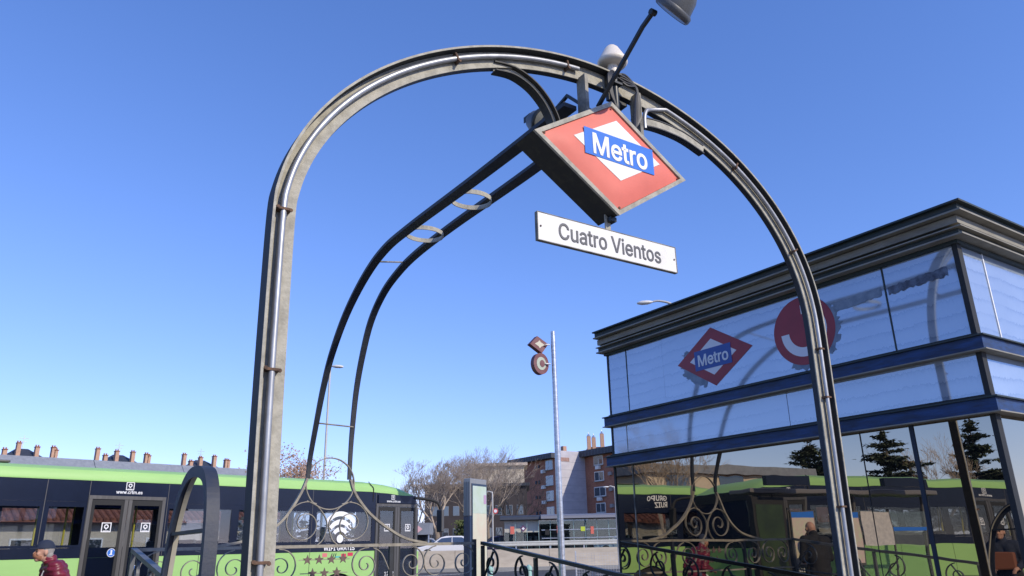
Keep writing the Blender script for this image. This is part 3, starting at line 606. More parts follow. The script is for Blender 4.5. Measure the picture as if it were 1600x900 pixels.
def make_bus(s0, D, label, front_door_open=False, number="1202", first=True):
    """12.9 m city bus: rear at s0, front at s0+12.95, near side at depth D"""
    L = 12.95; t = thing("city_bus", label, "bus", ST, (s0+L/2, D, BZ), "green buses at the terminus")
    s1 = s0+L; zb, zt = 1.335, 2.60; W_ = 2.5
    # skirt with wheel arches on both sides
    arches = [s0+2.05, s0+10.72]
    def skirt(y0, y1):
        poly = [(s0+.02, .12)]
        for c in arches:
            poly += [(c-.58, .12)]+[(c+.58*math.cos(rad(180-q*12)), .32+.58*math.sin(rad(180-q*12))) for q in range(16)]+[(c+.58, .12)]
        poly += [(s1-.10, .12), (s1-.04, .9), (s1-.045, zb), (s0+.02, zb)]
        return MB().prism(poly, (0, y0, 0), X, Z, (0, y1-y0, 0))
    def tri(o):
        bm = bmesh.new(); bm.from_mesh(o.data); bmesh.ops.triangulate(bm, faces=[f for f in bm.faces if len(f.verts) > 4]); bmesh.ops.recalc_face_normals(bm, faces=bm.faces); bm.to_mesh(o.data); bm.free(); return o
    sk_ = tri(skirt(D, D+.05).build("side_panel", green, t)); tri(skirt(D+W_-.05, D+W_).build("side_panel", green, t))
    for c in arches:
        for ya, yb in ((D+.03, D+.34), (D+W_-.34, D+W_-.03)):
            w = MB().lathe([(.30, 0), (.47, .0), (.49, .03), (.49, yb-ya-.03), (.47, yb-ya), (.30, yb-ya)], (c, ya, .34), Y, 28).build("wheel", rubber, t, fix=True)
            MB().lathe([(.05, -.02), (.13, -.01), (.24, .04), (.29, .01), (.305, .01)], (c, ya if ya < D+1 else yb, .34), Y if ya < D+1 else -Y, 20).build("rim", bus_grey, w, fix=True)
        MB().lathe([(.60, .052), (.60, .5), (.02, .5)], (c, D, .34), Y, 20).build("wheel_well", rubber, t)
    # rub line and belt
    for ya, yb in ((D-.004, D+.046), (D+W_-.046, D+W_+.004)):
        bx(s0+.04, s1-.05, ya, yb, zb+.002, 1.50).build("belt_panel", bus_black, t)
        top = MB().prism([(s0+.03, 2.25), (s1-.10, 2.25), (s1-.13, 2.49), (s1-.5, 2.55), (s1-.95, 2.59), (s1-1.6, 2.608), (s0+.02, 2.61)], (0, ya, 0), X, Z, (0, yb-ya, 0)); top.build("top_panel", bus_black, t, fix=True)
    # pillars / windows near side; doors leave their own openings
    dm0, dm1, df0, df1 = s0+5.60, s0+6.80, s0+11.72, s0+12.82
    wins = [(.12, 1.10), (1.16, 2.70), (2.76, 4.86), (4.90, 5.54), (6.90, 8.22), (8.28, 9.98), (10.06, 11.60)]
    prev = s0+.04
    for a, b in wins:
        a += s0; b += s0
        if a-prev > .02: bx(prev, a, D-.003, D+.045, 1.502, 2.249).build("pillar", bus_black, t) if not (prev < dm0 < a or prev < df0 < a) else None
        w = bx(a+.002, b-.002, D+.004, D+.012, 1.503, 2.248).build("window", glass_bus, t); prev = b
        # tinted border
        m_ = MB().box(a, b, D-.0025, D+.003, 2.16, 2.2485).box(a, b, D-.0025, D+.003, 1.503, 1.545).box(a, a+.05, D-.0025, D+.003, 1.546, 2.159).box(b-.05, b, D-.0025, D+.003, 1.546, 2.159).build("window_border", bus_black, w)
    for a, b in ((s0+5.54, dm0-.002), (dm1+.002, s0+6.90), (s0+11.60, df0-.002), (df1+.002, s1-.04)):
        bx(a, b, D-.003, D+.045, 1.502, 2.249).build("pillar", bus_black, t)
    # far side windows, a few wide ones between pillars
    x = s0+.3
    while x < s1-1:
        bx(x, x+1.25, D+W_-.014, D+W_-.006, 1.503, 2.248).build("window", glass_bus, t)
        bx(x+1.252, x+1.52, D+W_-.045, D+W_+.003, 1.502, 2.249).build("pillar", bus_black, t); x += 1.53
    # door leaves
    def door(a, b, y):
        d = bx(a-.06, b+.06, y-.014, y+.05, 2.30, 2.36).box(a-.06, a+.0, y-.014, y+.05, .14, 2.298).box(b, b+.06, y-.014, y+.05, .14, 2.298).build("door", bus_grey, t)
        MB().box(a-.055, b+.055, y-.006, y-.0042, .15, 2.297).build("door_recess", glass_bus, d)
        bx(a+.005, b-.005, y-.0039, y+.0, 1.38, 1.375+.02).build("door_bar", bus_black, d)
        bx(a, b, D-.004, D-.001, .15, 1.334).build("door_foot_panel", bus_black, d)
        mid = (a+b)/2
        bx(mid-.065, mid-.004, y-.018, y-.0065, .16, 2.295).box(mid+.004, mid+.065, y-.018, y-.0065, .16, 2.295).build("door_stile", bus_grey, d)
        for p, q in ((a+.005, mid-.068), (mid+.068, b-.005)):
            bx(p, p+.045, y-.014, y-.0062, .17, 2.29).box(q-.045, q, y-.014, y-.0062, .17, 2.29).box(p+.0455, q-.0455, y-.014, y-.0062, 2.20, 2.29).box(p+.0455, q-.0455, y-.014, y-.0062, .17, .27).build("leaf_frame", rubber, d)
            crtm_logo(d, (p+q)/2+.02, 1.83, .16, y-.0066)
        return d
    d1 = door(dm0, dm1, D-.006)
    d2 = door(df0, df1, D-.006)
    for cx, cz in ((dm0+.43, 1.41), (dm0+.83, 1.13)):
        MB().lathe([(.072, 0), (.072, .002)], (cx, D-.0125, cz), (0, -1, 0), 20).build("round_sticker", kwhite, d1, fix=True)
        MB().lathe([(.062, 0), (.062, .0015)], (cx, D-.0148, cz), (0, -1, 0), 20).build("round_sticker", sign_blue, d1, fix=True)
        MB().lathe([(.016, 0), (.016, .001)], (cx, D-.0165, cz+.03), (0, -1, 0), 10).box(cx-.012, cx+.012, D-.0175, D-.0165, cz-.02, cz+.012).box(cx-.03, cx+.02, D-.0175, D-.0165, cz-.035, cz-.021).build("pictogram", white_m, d1)
    for mid in (d1, d2):
        pass
    bx(dm0+.1, dm0+.36, D+.06, D+.30, .75, 1.33).build("driver_panel", bus_grey, t)
    bx(df0-.02, df1+.02, D+.5, D+.54, .3, 1.2).build("cab_partition", navy, t)
    # headers and writing
    cxm = (dm0+dm1)/2
    crtm_logo(t, cxm, 2.535, .14, D-.0045)
    text("www.crtm.es", .082, (cxm, D-.006, 2.428), X, Z, white_m, t, bold=.03)
    for x in (dm0-.06, dm1+.10, s0+1.36, s0+4.87, s0+9.99, s0+11.66): bx(x-.005, x+.005, D-.0062, D-.0045, zb+.004, 2.60).build("panel_joint", bus_grey, t)
    for x in (s0+1.0, s0+3.6, s0+5.1, s0+7.6, s0+9.1, s0+9.99): bx(x-.004, x+.004, D-.0028, D-.0004, .14, zb-.002).build("skirt_joint", rubber, t)
    bx(s0+.03, s1-.12, D-.0035, D-.0004, .60, .612).build("skirt_joint", rubber, t)
    MB().tube(spline([(s0+11.50, D+.10, 2.84), (s0+11.50, D+.03, 2.78), (s0+11.56, D-.012, 2.70), (s0+11.57, D-.012, 2.60), (s0+11.57, D-.012, 2.40)], 4), .009, 6).build("roof_hose", rubber, t)
    hb = bx(df0-.02, df1+.0, D-.035, D-.005, 2.365, 2.555).build("header_box", bus_black, t, bevel=.008)
    crtm_logo(hb, df0+.40, 2.505, .10, D-.0355); text("www.crtm.es", .072, (df0+.42, D-.037, 2.415), X, Z, white_m, t, bold=.03)
    text("GRUPO", .18, (s0+2.05-.30, D-.0062, 2.50), X, Z, white_m, t, bold=.03); text("RUIZ", .18, (s0+2.05-.41, D-.0062, 2.345), X, Z, white_m, t, bold=.03)
    # wifi mark: dot, three arcs and words
    wx, wz = s0+10.72, 1.58
    q = MB()
    for r0_, r1_ in ((.62, .52), (.45, .35), (.29, .20)):
        for i in range(14):
            a0, a1 = rad(42+i*96/14), rad(42+(i+1)*96/14)
            q.prism([(wx+r_*math.cos(a)*.86, wz-.03+r_*math.sin(a)) for r_, a in ((r1_, a0), (r0_, a0), (r0_, a1), (r1_, a1))], (0, D-.0058, 0), X, Z, (0, .002, 0))
    q.lathe([(.085, 0), (.085, .002)], (wx, D-.0058, wz+.02), Y, 22); q.build("wifi_mark", white_m, t, fix=True)
    text("WIFI GRATIS", .135, (wx, D-.0062, 1.405), X, Z, white_m, t, bold=.03, xs=1.02)
    text(number, .12, (df0-.25+.60, D-.0205, .84), X, Z, white_m, d2, bold=.01)
    if first:
        bx(wx-.42, wx-.30, D-.0015, D-.0003, 1.23, 1.31).build("sticker", mat("sticker_pink", (.62, .18, .18), .5), t)
        bx(wx+.06, wx+.18, D-.0015, D-.0003, 1.17, 1.29).box(wx+.22, wx+.36, D-.0015, D-.0003, 1.24, 1.31).build("sticker", mat("sticker_crimson", (.55, .03, .08), .5), t)
        for i in range(3): MB().prism([(wx-.22+i*.05, 1.19), (wx-.20+i*.05, 1.19), (wx-.165+i*.05, 1.30), (wx-.185+i*.05, 1.30)], (0, D-.0015, 0), X, Z, (0, .0012, 0)).build("stripe", bus_black, t, fix=True)
        bx(wx-.1, wx+.05, D-.0015, D-.0003, 1.21, 1.245).build("sticker", mat("sticker_teal", (.10, .45, .40), .5), t)
    # roof shell with rounded shoulders, falling at the front
    secs = []
    for f_, dz in ((0.0, -.14), (.12, -.05), (.4, 0), (9.6, 0), (10.9, -.0), (11.5, -.005), (12.0, -.04), (12.35, -.09), (12.6, -.16), (12.78, -.25), (12.88, -.36)):
        x = s0+f_; zt_ = 2.86+dz; zs = 2.612-.12*max(0, (f_-11.5)/1.4)**1.4
        pr = [(D-.002, zs), (D+.004, zs+max(.01, min(.09, (zt_-zs)*.5))), (D+.05, max(zs+.17+dz*.5, zs+.012)), (D+.16, max(zt_-.03, zs+.016)), (D+.35, zt_), (D+W_/2, zt_+.02)]
        pr += [(2*D+W_-y, z) for y, z in pr[-2::-1]]
        secs.append([(x, y, z) for y, z in pr])
    n = len(secs[0]); r_ = MB(); vs = [v for s_ in secs for v in s_]
    fs = [(i*n+k, i*n+k+1, (i+1)*n+k+1, (i+1)*n+k) for i in range(len(secs)-1) for k in range(n-1)]
    fs += [tuple(range(n)), tuple(range((len(secs)-1)*n, len(secs)*n))]
    fs += [(i*n, (i+1)*n, (i+1)*n+n-1, i*n+n-1) for i in range(len(secs)-1)]
    r_.add(vs, fs, 0, True); ro_ = r_.build("roof", green, t, fix=True)
    for o_ in (ro_,):
        md = o_.modifiers.new("e", 'EDGE_SPLIT'); md.split_angle = rad(35)
    bx(s0+.5, s0+11.0, D-.012, D-.0022, 2.606, 2.628).build("rain_gutter", green, t)
    bx(s0+1.9, s0+4.4, D+.5, D+W_-.5, 2.885, 2.93).build("roof_unit", bus_grey, t, bevel=.03)
    bx(s0+6.2, s0+8.3, D+1.2, D+W_-.5, 2.885, 2.93).build("roof_unit", bus_black, t, bevel=.03)
    # front and rear faces
    MB().prism([(D+.02, .30), (D+W_-.02, .30), (D+W_-.02, 1.30), (D+.02, 1.30)], (s1-.08, 0, 0), Y, Z, (.09, 0, 0)).build("front_panel", green, t, fix=True)
    fw_ = bx(s1-.09, s1-.055, D+.05, D+W_-.05, 1.302, 2.52).build("windscreen", bus_black, t, bevel=.01)
    bx(s1-.11, s1-.04, D+.1, D+W_-.1, 2.30, 2.50).build("destination_box", rubber, t)
    for y in (D+.32, D+W_-.32): MB().lathe([(.10, 0), (.10, .02), (.06, .035)], (s1+.01, y, .62), X, 16).build("headlight", white_m, t, fix=True)
    for sgn, y in ((-1, D+.05), (1, D+W_-.05)):
        m_ = MB().tube(spline([(s1-.35, y-.0, 2.50), (s1-.05, y+sgn*.12, 2.50), (s1+.32, y+sgn*.30, 2.42), (s1+.45, y+sgn*.33, 2.20)], 5), .035, 8).build("mirror_arm", rubber, t)
        bx(s1+.39, s1+.47, y+sgn*.33-.10, y+sgn*.33+.10, 1.72, 2.24).build("mirror_housing", bus_grey if sgn < 0 else rubber, m_, bevel=.02)
    bx(s0-.0, s0+.04, D+.03, D+W_-.03, .25, 1.35).build("rear_panel", green, t); bx(s0-.0, s0+.04, D+.05, D+W_-.05, 1.36, 2.60).build("rear_panel", bus_black, t, label="black upper rear panel")
    bx(s0-.02, s0+.18, D-.006, D+.06, 2.02, 2.60).build("tail_light", bus_red, t); bx(s0-.03, s0+.02, D-.006, D+.2, .8, 1.2).build("tail_light", bus_red, t)
    # interior: floor, ceiling, poles and seats
    bx(s0+.2, s1-.2, D+.06, D+W_-.06, .30, .36).build("floor", rubber, t); bx(s0+.1, s1-.3, D+.06, D+W_-.06, 2.57, 2.60).build("ceiling", bus_grey, t)
    for x, y in ((4.95, .55), (5.42, .6), (5.9, 1.75), (6.55, .5), (7.1, .6), (8.6, .7), (9.9, .6), (10.25, 1.7), (11.2, .7)):
        MB().tube([(s0+x, D+y, .36), (s0+x, D+y, 2.57)], .018, 8).build("grab_pole", yellow, t)
    for x in (.9, 1.7, 2.5, 3.3, 4.1, 7.6, 8.4, 9.2, 10.0):
        for y in ((.14, .14), (1.5, .14)):
            c = D+y[0]
            bx(s0+x-.06, s0+x, c, c+.84, .75, 1.62).box(s0+x, s0+x+.40, c, c+.84, .70, .80).build("seat", seat_m, t, bevel=.03)
    return t
make_bus(-.75, 14.5, "green and black city bus parked behind the railing, WIFI GRATIS on its side window")
make_bus(-12.55, 11.3, "green city bus waiting behind the bus shelter, mirrored in the kiosk glass", number="1188", first=False)

# ================================================================== BUS SHELTER (left of the frame, mirrored in the kiosk)
sh_ = thing("bus_shelter", "glass bus shelter with map panels in front of the second bus, mirrored in the kiosk", "bus shelter", ST, (-.3, 10.0, 0))
bx(-3.0, 1.75, 9.75, 10.45, 2.31, 2.40).build("roof", mat("shelter_roof", (.16, .15, .15), .5), sh_, bevel=.02)
bx(.7, 1.70, 9.3, 9.42, 2.425, 2.60).build("roof_box", bus_black, sh_); bx(-2.2, -1.2, 9.3, 9.42, 2.425, 2.60).build("roof_box", bus_black, sh_)
for x in (1.0, -1.02, -2.9): MB().tube([(x, 10.05, 0.002), (x, 10.05, 2.298)], .04, 10).build("post", bus_grey, sh_)
for x in (.75, -.30, -.62, -1.9): MB().tube([(x, 10.0, 0.002), (x, 10.0, 2.05)], .022, 8).build("post", bus_grey, sh_)
bx(1.06, 1.80, 9.7, 9.84, .35, 2.24).build("advert_case", rubber, sh_); a_ = bx(1.12, 1.74, 9.692, 9.6985, .45, 2.1).build("poster", mat("poster_olive", (.035, .06, .015), .3, col2=(.012, .02, .008), vscale=1.6), sh_)
for x0, x1 in ((.15, .72), (-1.0, -.66)):
    b_ = bx(x0-.03, x1+.03, 9.93, 9.98, .95, 1.99).build("map_case", bus_grey, sh_)
    bx(x0, x1, 9.925, 9.929, 1.0, 1.86).build("map_sheet", mat("map_print", (.55, .58, .40), .5, col2=(.62, .45, .42), vscale=9), b_)
    bx(x0, x1, 9.925, 9.929, 1.861, 1.97).build("map_header", sign_blue, b_)
bx(-1.85, -1.08, 9.94, 9.96, 1.32, 1.98).build("notice_sheet", mat("notice_white", (.62, .58, .54), .5, col2=(.45, .43, .42), vscale=14), sh_)
bx(-2.88, -.66, 10.0, 10.008, .4, 2.0).build("glass_pane", glass_shelter, sh_)
bx(-2.6, -.7, 9.6, 9.95, .42, .47).build("bench_seat", bus_grey, sh_); bx(-2.88, -.66, 9.992, 9.9985, 1.62, 1.70).build("blue_stripe", sign_blue, sh_)

# ================================================================== PEOPLE
def person(label, frame, base, heading, H, pose, cols, extras=None, group=None):
    """one remeshed body; heading in degrees about z in the frame, faces local +x; pose: lean, stride, arm targets"""
    t = thing("person", label, "person", frame, base, group)
    t.matrix_world = t.matrix_world @ Matrix.Rotation(rad(heading), 4, 'Z'); OFF[t.name] = Vector((0, 0, 0))
    s = H/1.75; lean = pose.get('lean', 0)
    def C(x, y, z): # lean forward about the hips
        if z > .95: dz = z-.95; return V(x+dz*math.sin(rad(lean)), y, .95+dz*math.cos(rad(lean)))*s
        return V(x, y, z)*s
    st = pose.get('stride', .12)
    hipL, hipR = C(0, .09, .93), C(0, -.09, .93); kL, kR = C(st*.6, .10, .50), C(-st*.2, -.10, .49); aL, aR = C(st, .10, .09), C(-st*1.2, -.10, .11)
    shL, shR = C(0, .185, 1.42), C(0, -.185, 1.42)
    eL = C(*pose.get('eL', (-.03, .25, 1.13))); eR = C(*pose.get('eR', (.02, -.25, 1.13))); hL = C(*pose.get('hL', (.08, .26, .88))); hR = C(*pose.get('hR', (.14, -.26, .89)))
    neck, head = C(.01, 0, 1.50), C(.045+pose.get('hf', 0), 0, 1.635)
    def cap(m, a, b, ra, rb, k=7):
        m.tube([a+(b-a)*(i/k) for i in range(k+1)], [ra+(rb-ra)*i/k for i in range(k+1)], 14)
        ell(m, a, (ra, ra, ra)); ell(m, b, (rb, rb, rb))
    def ell(m, c, r, rot=0):
        N1, N2 = 8, 14; vs = []; R = Matrix.Rotation(rot, 3, 'Y')
        for i in range(N1+1):
            th = math.pi*i/N1
            for k in range(N2): ph = 2*math.pi*k/N2; vs.append(c+R@V(r[0]*math.sin(th)*math.cos(ph), r[1]*math.sin(th)*math.sin(ph), r[2]*math.cos(th)))
        m.add(vs, [(i*N2+k, i*N2+(k+1) % N2, (i+1)*N2+(k+1) % N2, (i+1)*N2+k) for i in range(N1) for k in range(N2)], 0, True)
    def remesh(m, name, mt, parent, vox=.009, sm=3, disp=None):
        o = m.build(name, mt, parent, fix=True); r = o.modifiers.new("r", 'REMESH'); r.mode = 'VOXEL'; r.voxel_size = vox; r.use_smooth_shade = True
        q = o.modifiers.new("s", 'SMOOTH'); q.iterations = sm; q.factor = .5
        dg = bpy.context.evaluated_depsgraph_get(); me = bpy.data.meshes.new_from_object(o.evaluated_get(dg)); o.modifiers.clear(); o.data = me
        me.materials.clear(); me.materials.append(mt)
        if disp:
            for v in me.vertices:
                v.co += v.normal*disp(v.co)
        for p in me.polygons: p.use_smooth = True
        return o
    b = MB()
    for h, k_, a in ((hipL, kL, aL), (hipR, kR, aR)):
        cap(b, h, k_, .082*s, .058*s); cap(b, k_, a, .056*s, .038*s); cap(b, a-V(.03, 0, .03)*s, a+V(.15, 0, -.05)*s, .038*s, .030*s)
    cap(b, C(0, 0, .95), C(0, 0, 1.15), .125*s, .115*s); cap(b, C(0, .05, 1.15), C(0, .08, 1.38), .105*s, .10*s); cap(b, C(0, -.05, 1.15), C(0, -.08, 1.38), .105*s, .10*s)
    cap(b, C(0, .06, 1.40), shL, .075*s, .062*s); cap(b, C(0, -.06, 1.40), shR, .075*s, .062*s); cap(b, C(0, 0, 1.40), neck+V(.01, 0, .05)*s, .062*s, .055*s)
    for sh, e, h in ((shL, eL, hL), (shR, eR, hR)):
        cap(b, sh, e, .050*s, .040*s); cap(b, e, h, .039*s, .027*s)
        d = (h-e).normalized(); u = d.cross(Z).normalized(); n_ = u.cross(d)
        pc = h+d*.05*s; cap(b, h+d*.01*s, pc+d*.03*s, .026*s, .030*s)
        for i in range(4):      # fingers, slightly curled, of unequal length
            o0 = h+d*.085*s+u*((i-1.5)*.017)*s; ln = (.068, .078, .074, .058)[i]*s
            m1 = o0+d*ln*.5-n_*.006*s; m2 = m1+d*ln*.42-n_*.026*s; cap(b, o0, m1, .0092*s, .0088*s, 2); cap(b, m1, m2, .0088*s, .0075*s, 2)
        th = h+d*.03*s+u*.028*s; cap(b, th, th+(d*.035+u*.028-n_*.01)*s, .011*s, .0095*s, 2)
    # head with jaw, brow, nose, ears, lips
    ell(b, head+V(-.012, 0, .015)*s, (.098*s, .077*s, .105*s)); ell(b, head+V(.028, 0, -.052)*s, (.062*s, .056*s, .068*s)); ell(b, head+V(.06, 0, -.098)*s, (.030*s, .034*s, .024*s))
    ell(b, head+V(.070, 0, .022)*s, (.020*s, .052*s, .014*s)); cap(b, head+V(.082, 0, .010)*s, head+V(.106, 0, -.030)*s, .010*s, .0145*s, 3)
    ell(b, head+V(.082, 0, -.066)*s, (.012*s, .026*s, .010*s))
    for q in (-1, 1):
        ell(b, head+V(-.012, q*.080, -.018)*s, (.020*s, .010*s, .034*s)); ell(b, head+V(.062, q*.040, -.03)*s, (.026*s, .022*s, .024*s))
    cap(b, neck-V(0, 0, .02)*s, head+V(-.02, 0, -.05)*s, .056*s, .056*s)
    bo = remesh(b, "body", skin_m, t, .0095, 2)
    for q in (-1, 1):
        e_ = MB(); ell(e_, head+V(.080, q*.031, -.002)*s, (.008*s, .012*s, .006*s)); e_.build("eye", rubber, bo)
    # trousers
    tr = MB()
    for h, k_, a in ((hipL, kL, aL), (hipR, kR, aR)): cap(tr, h, k_, .105*s, .077*s); cap(tr, k_, a+V(0, 0, .03)*s, .076*s, .060*s)
    cap(tr, hipL, hipR, .11*s, .11*s); remesh(tr, "trousers", cols['legs'], t, .022, 2, lambda c: .006*noise.noise(c*9))
    for a in (aL, aR):
        f = MB(); cap(f, a-V(.04, 0, .045)*s, a+V(.16, 0, -.055)*s, .046*s, .036*s); remesh(f, "shoe", rubber, t, .014, 2)
    c = MB(); L_ = pose.get('coat', .80)
    fat = cols.get('fat', 1.)
    cap(c, C(0, 0, L_), C(0, 0, 1.15), .165*s*fat, .150*s*fat); cap(c, C(0, .05, 1.12), C(-.01, .09, 1.38), .135*s*fat, .118*s*fat); cap(c, C(0, -.05, 1.12), C(-.01, -.09, 1.38), .135*s*fat, .118*s*fat)
    cap(c, C(0, .05, 1.42), shL, .085*s*fat, .080*s*fat); cap(c, C(0, -.05, 1.42), shR, .085*s*fat, .080*s*fat); cap(c, C(0, 0, 1.40), neck+V(0, 0, .025)*s, .085*s, .074*s)
    for sh, e, h in ((shL, eL, hL), (shR, eR, hR)): cap(c, sh, e, .076*s*fat, .064*s*fat); cap(c, e, h-(h-e)*.06, .063*s*fat, .046*s*fat)
    if cols.get('puffer'): dsp = lambda q: .012*abs(math.sin(q.z*48/s+1.6*noise.noise(q*5)+q.x*6))-.004+.010*noise.noise(q*17)
    else: dsp = lambda q: .009*noise.noise(q*8)+.004*noise.noise(q*24)
    remesh(c, "jacket", cols['coat'], t, .015, 3, dsp)
    hd = head
    if cols.get('cap'):
        m = MB(); ell(m, hd+V(-.012, 0, .030)*s, (.110*s, .090*s, .105*s)); k = MB()
        m.v = [v if v.z > hd.z+.028*s else V(v.x, v.y, hd.z+.028*s) for v in m.v]
        cp = m.build("cap", cols['cap'], t)
        MB().prism([(.07, -.070), (.125, -.060), (.165, -.035), (.175, 0), (.165, .035), (.125, .060), (.07, .070)], hd+V(0, 0, .030)*s, X*s, Y*s, V(.0, 0, .010)*s).build("brim", cols['cap'], cp, fix=True)
    if cols.get('hair'):
        m = MB(); ell(m, hd+V(-.022, 0, .022)*s, (.096*s, .084*s, .107*s)); cap(m, hd+V(-.06, -.03, -.05)*s, hd+V(-.06, .03, -.05)*s, .045*s, .045*s, 3)
        m.v = [V(min(v.x, hd.x+.030*s+max(0, v.z-hd.z-.04*s)*.8), v.y, v.z) for v in m.v]
        remesh(m, "hair", cols['hair'], t, .011, 1, lambda q: .003*noise.noise(q*60))
    if extras: extras(t, s, head, C, cap, remesh)
    return t
def red_man(t, s, head, C, cap, remesh):
    m = MB(); cap(m, head+V(.035, 0, -.062)*s, head+V(.075, 0, -.045)*s, .056*s, .042*s); remesh(m, "scarf", mat("brown_scarf", (.30, .13, .07), .9, bump=.4), t, .008, 2)
    MB().tube(spline([C(.02, .10, 1.50), C(.13, .10, 1.36), C(.17, .0, 1.22), C(.14, -.12, 1.05)], 5), .012, 6).build("bag_strap", cream_plastic, t)
person("man walking left in a burgundy padded jacket and navy cap, in front of the bus", ST, (3.12, 9.8, 0), 175, 1.58,
       dict(lean=20, stride=.22, eL=(-.02, .25, 1.12), hL=(.22, .20, 1.05), eR=(-.06, -.25, 1.13), hR=(.10, -.26, .95)), dict(coat=burgundy, legs=denim, cap=navy, hair=hair_grey, puffer=True, fat=1.16), red_man)
def bald_man(t, s, head, C, cap, remesh):
    pass
person("bald man in a black coat before the bus shelter map, mirrored in the kiosk", WD, (-5.35, 6.83, 0), 150, 1.74,
       dict(lean=6, stride=.05, eL=(.06, .25, 1.14), hL=(.30, .14, 1.14), eR=(.06, -.25, 1.14), hR=(.30, -.12, 1.10), coat=.72, hf=.03), dict(coat=coat_black, legs=coat_black, fat=1.1), bald_man)
person("person in a dark hooded coat standing near the stairs, mirrored in the kiosk glass", WD, (-6.6, 6.9, 0), 110, 1.58,
       dict(lean=3, stride=.05, coat=.72), dict(coat=coat_black, legs=coat_black, hair=hair_dark, fat=1.1))
def brown_bag(t, s, head, C, cap, remesh):
    bx(.14, .26, -.16, .16, .95, 1.20).build("shoulder_bag", mat("brown_leather", (.22, .075, .035), .6), t, bevel=.02)
person("person in dark jacket and cap with a brown bag, mirrored at kiosk right end", WD, (-5.0, 4.1, 0), 20, 1.62,
       dict(lean=4, stride=.08, hL=(.22, .18, 1.05), hR=(.22, -.18, 1.05), coat=.8), dict(coat=navy, legs=coat_black, cap=coat_black, hair=hair_dark), brown_bag)

# ================================================================== STREET FURNITURE
# zinc totem with the two small signs
tt = thing("sign_pole", "tall shiny zinc pole carrying a small rhombus and a round sign, behind the stair railing", "sign pole", WD, (.88, 16, -.15))
MB().tube([(.88, 16, -.15), (.88, 16, 1.0), (.88, 16, 5.84)], [.075, .07, .05], 18).build("pole", zinc, tt); MB().lathe([(.14, 0), (.14, .02)], (.88, 16, -.15), Z, 16).build("base_plate", zinc, tt, fix=True)
ex = V(math.cos(rad(34)), math.sin(rad(34)), 0)*1.0; nx = V(ex.y, -ex.x, 0)
def pz(poly, c, th, nm, m, par, dd=0.0): return MB().prism(poly, Vector(c)+nx*dd, ex, Z, -nx*th).build(nm, m, par, fix=True)
c0 = V(.575, 15.9, 5.53)
tot_red = mat("totem_red", (.12, .02, .03), .5, col2=(.19, .08, .08), vscale=6)
s_ = pz([(-.25, -.02), (.06, -.19), (.24, .03), (-.05, .18)], c0, .12, "rhombus_sign", tot_red, tt)
pz([(-.13, 0), (-.03, -.05), (0, -.09), (.04, -.05), (.14, 0), (.03, .05), (0, .09), (-.04, .05)], c0, .004, "pale_mark", mat("faded_cream", (.55, .52, .40), .6), s_, .006)
c1_ = V(.60, 15.9, 5.10)
s_ = pz([(.20*math.cos(a*math.pi/14), .235*math.sin(a*math.pi/14)) for a in range(28)], c1_, .12, "round_sign", tot_red, tt)
pz([(.125*math.cos(a*math.pi/10), .145*math.sin(a*math.pi/10)) for a in range(20)], c1_, .004, "pale_ring", mat("faded_green", (.40, .45, .36), .6), s_, .006)
pz([(.065*math.cos(a*math.pi/8)+.02, .08*math.sin(a*math.pi/8)) for a in range(16)], c1_, .004, "ring_centre", tot_red, s_, .012)
for z in (5.53, 5.10): MB().tube([(.80, 15.96, z), (.70, 15.93, z)], .015, 8).build("bracket", zinc, tt)

# free standing poster panel
F_ = Frame(rad(62), (-.83, 14.0, 0))
mp_ = thing("poster_panel", "free standing grey advertising panel with a pale poster beside the stair railing", "advertising panel", F_, (0, 0, -.15))
alu = mat("panel_aluminium", (.36, .36, .35), .45, .4, var=.2, vscale=3, stretch=(8, 8, .3)); pdark = mat("panel_dark", (.03, .05, .09), .35)
pn = MB().box(0, .58, 0, .15, 1.9, 2.56).build("upper_case", alu, mp_, bevel=.012)
MB().box(.0, .58, .0, .15, -.15, 1.899).build("lower_case", mat("panel_shadow_blue", (.045, .075, .14), .35, var=.2), mp_, bevel=.012)  # lower case coloured dark blue to stand for a cast shadow
for i, y in enumerate((.035, .075, .115)): bx(-.006, -.0005, y-.004, y+.004, -.1, 2.5).build("groove", bus_grey, mp_)
bx(.03, .56, -.0125, -.0005, .35, 2.47).build("poster_frame", pdark, mp_)
pm = mat("poster_print", (.60, .62, .47), .3, col2=(.62, .52, .40), vscale=3.2)
bx(.055, .54, -.016, -.013, 1.95, 2.43).build("poster_top", mat("poster_top_print", (.52, .60, .54), .3, col2=(.46, .56, .42), vscale=5), mp_)
bx(.055, .54, -.016, -.013, .85, 1.949).build("poster_sheet", pm, mp_); bx(.055, .54, -.0165, -.013, .40, .849).build("poster_foot", mat("poster_grey", (.30, .33, .30), .3, var=.3), mp_)
bx(.44, .53, -.018, -.0165, 2.12, 2.28).build("poster_mark", mat("poster_mark", (.46, .30, .44), .4), mp_)

# bollards
def bollard(x, y): 
    t = thing("bollard", "", "bollard", WD, (x, y, -.15), "pale green bollards beyond the railing")
    MB().lathe([(.09, 0), (.09, .75), (.07, .80), (.10, .82), (.10, .90), (.03, .97)], (x, y, -.15), Z, 14).build("post", mat("bollard_green", (.30, .50, .44), .6, var=.2), t, fix=True)
    return t
b1 = bollard(-.85, 24); b1['label'] = "pale green bollard seen through the first scroll right of the poster panel"
b2 = bollard(.32, 24); b2['label'] = "pale green bollard between the zinc pole and the first scroll panel"

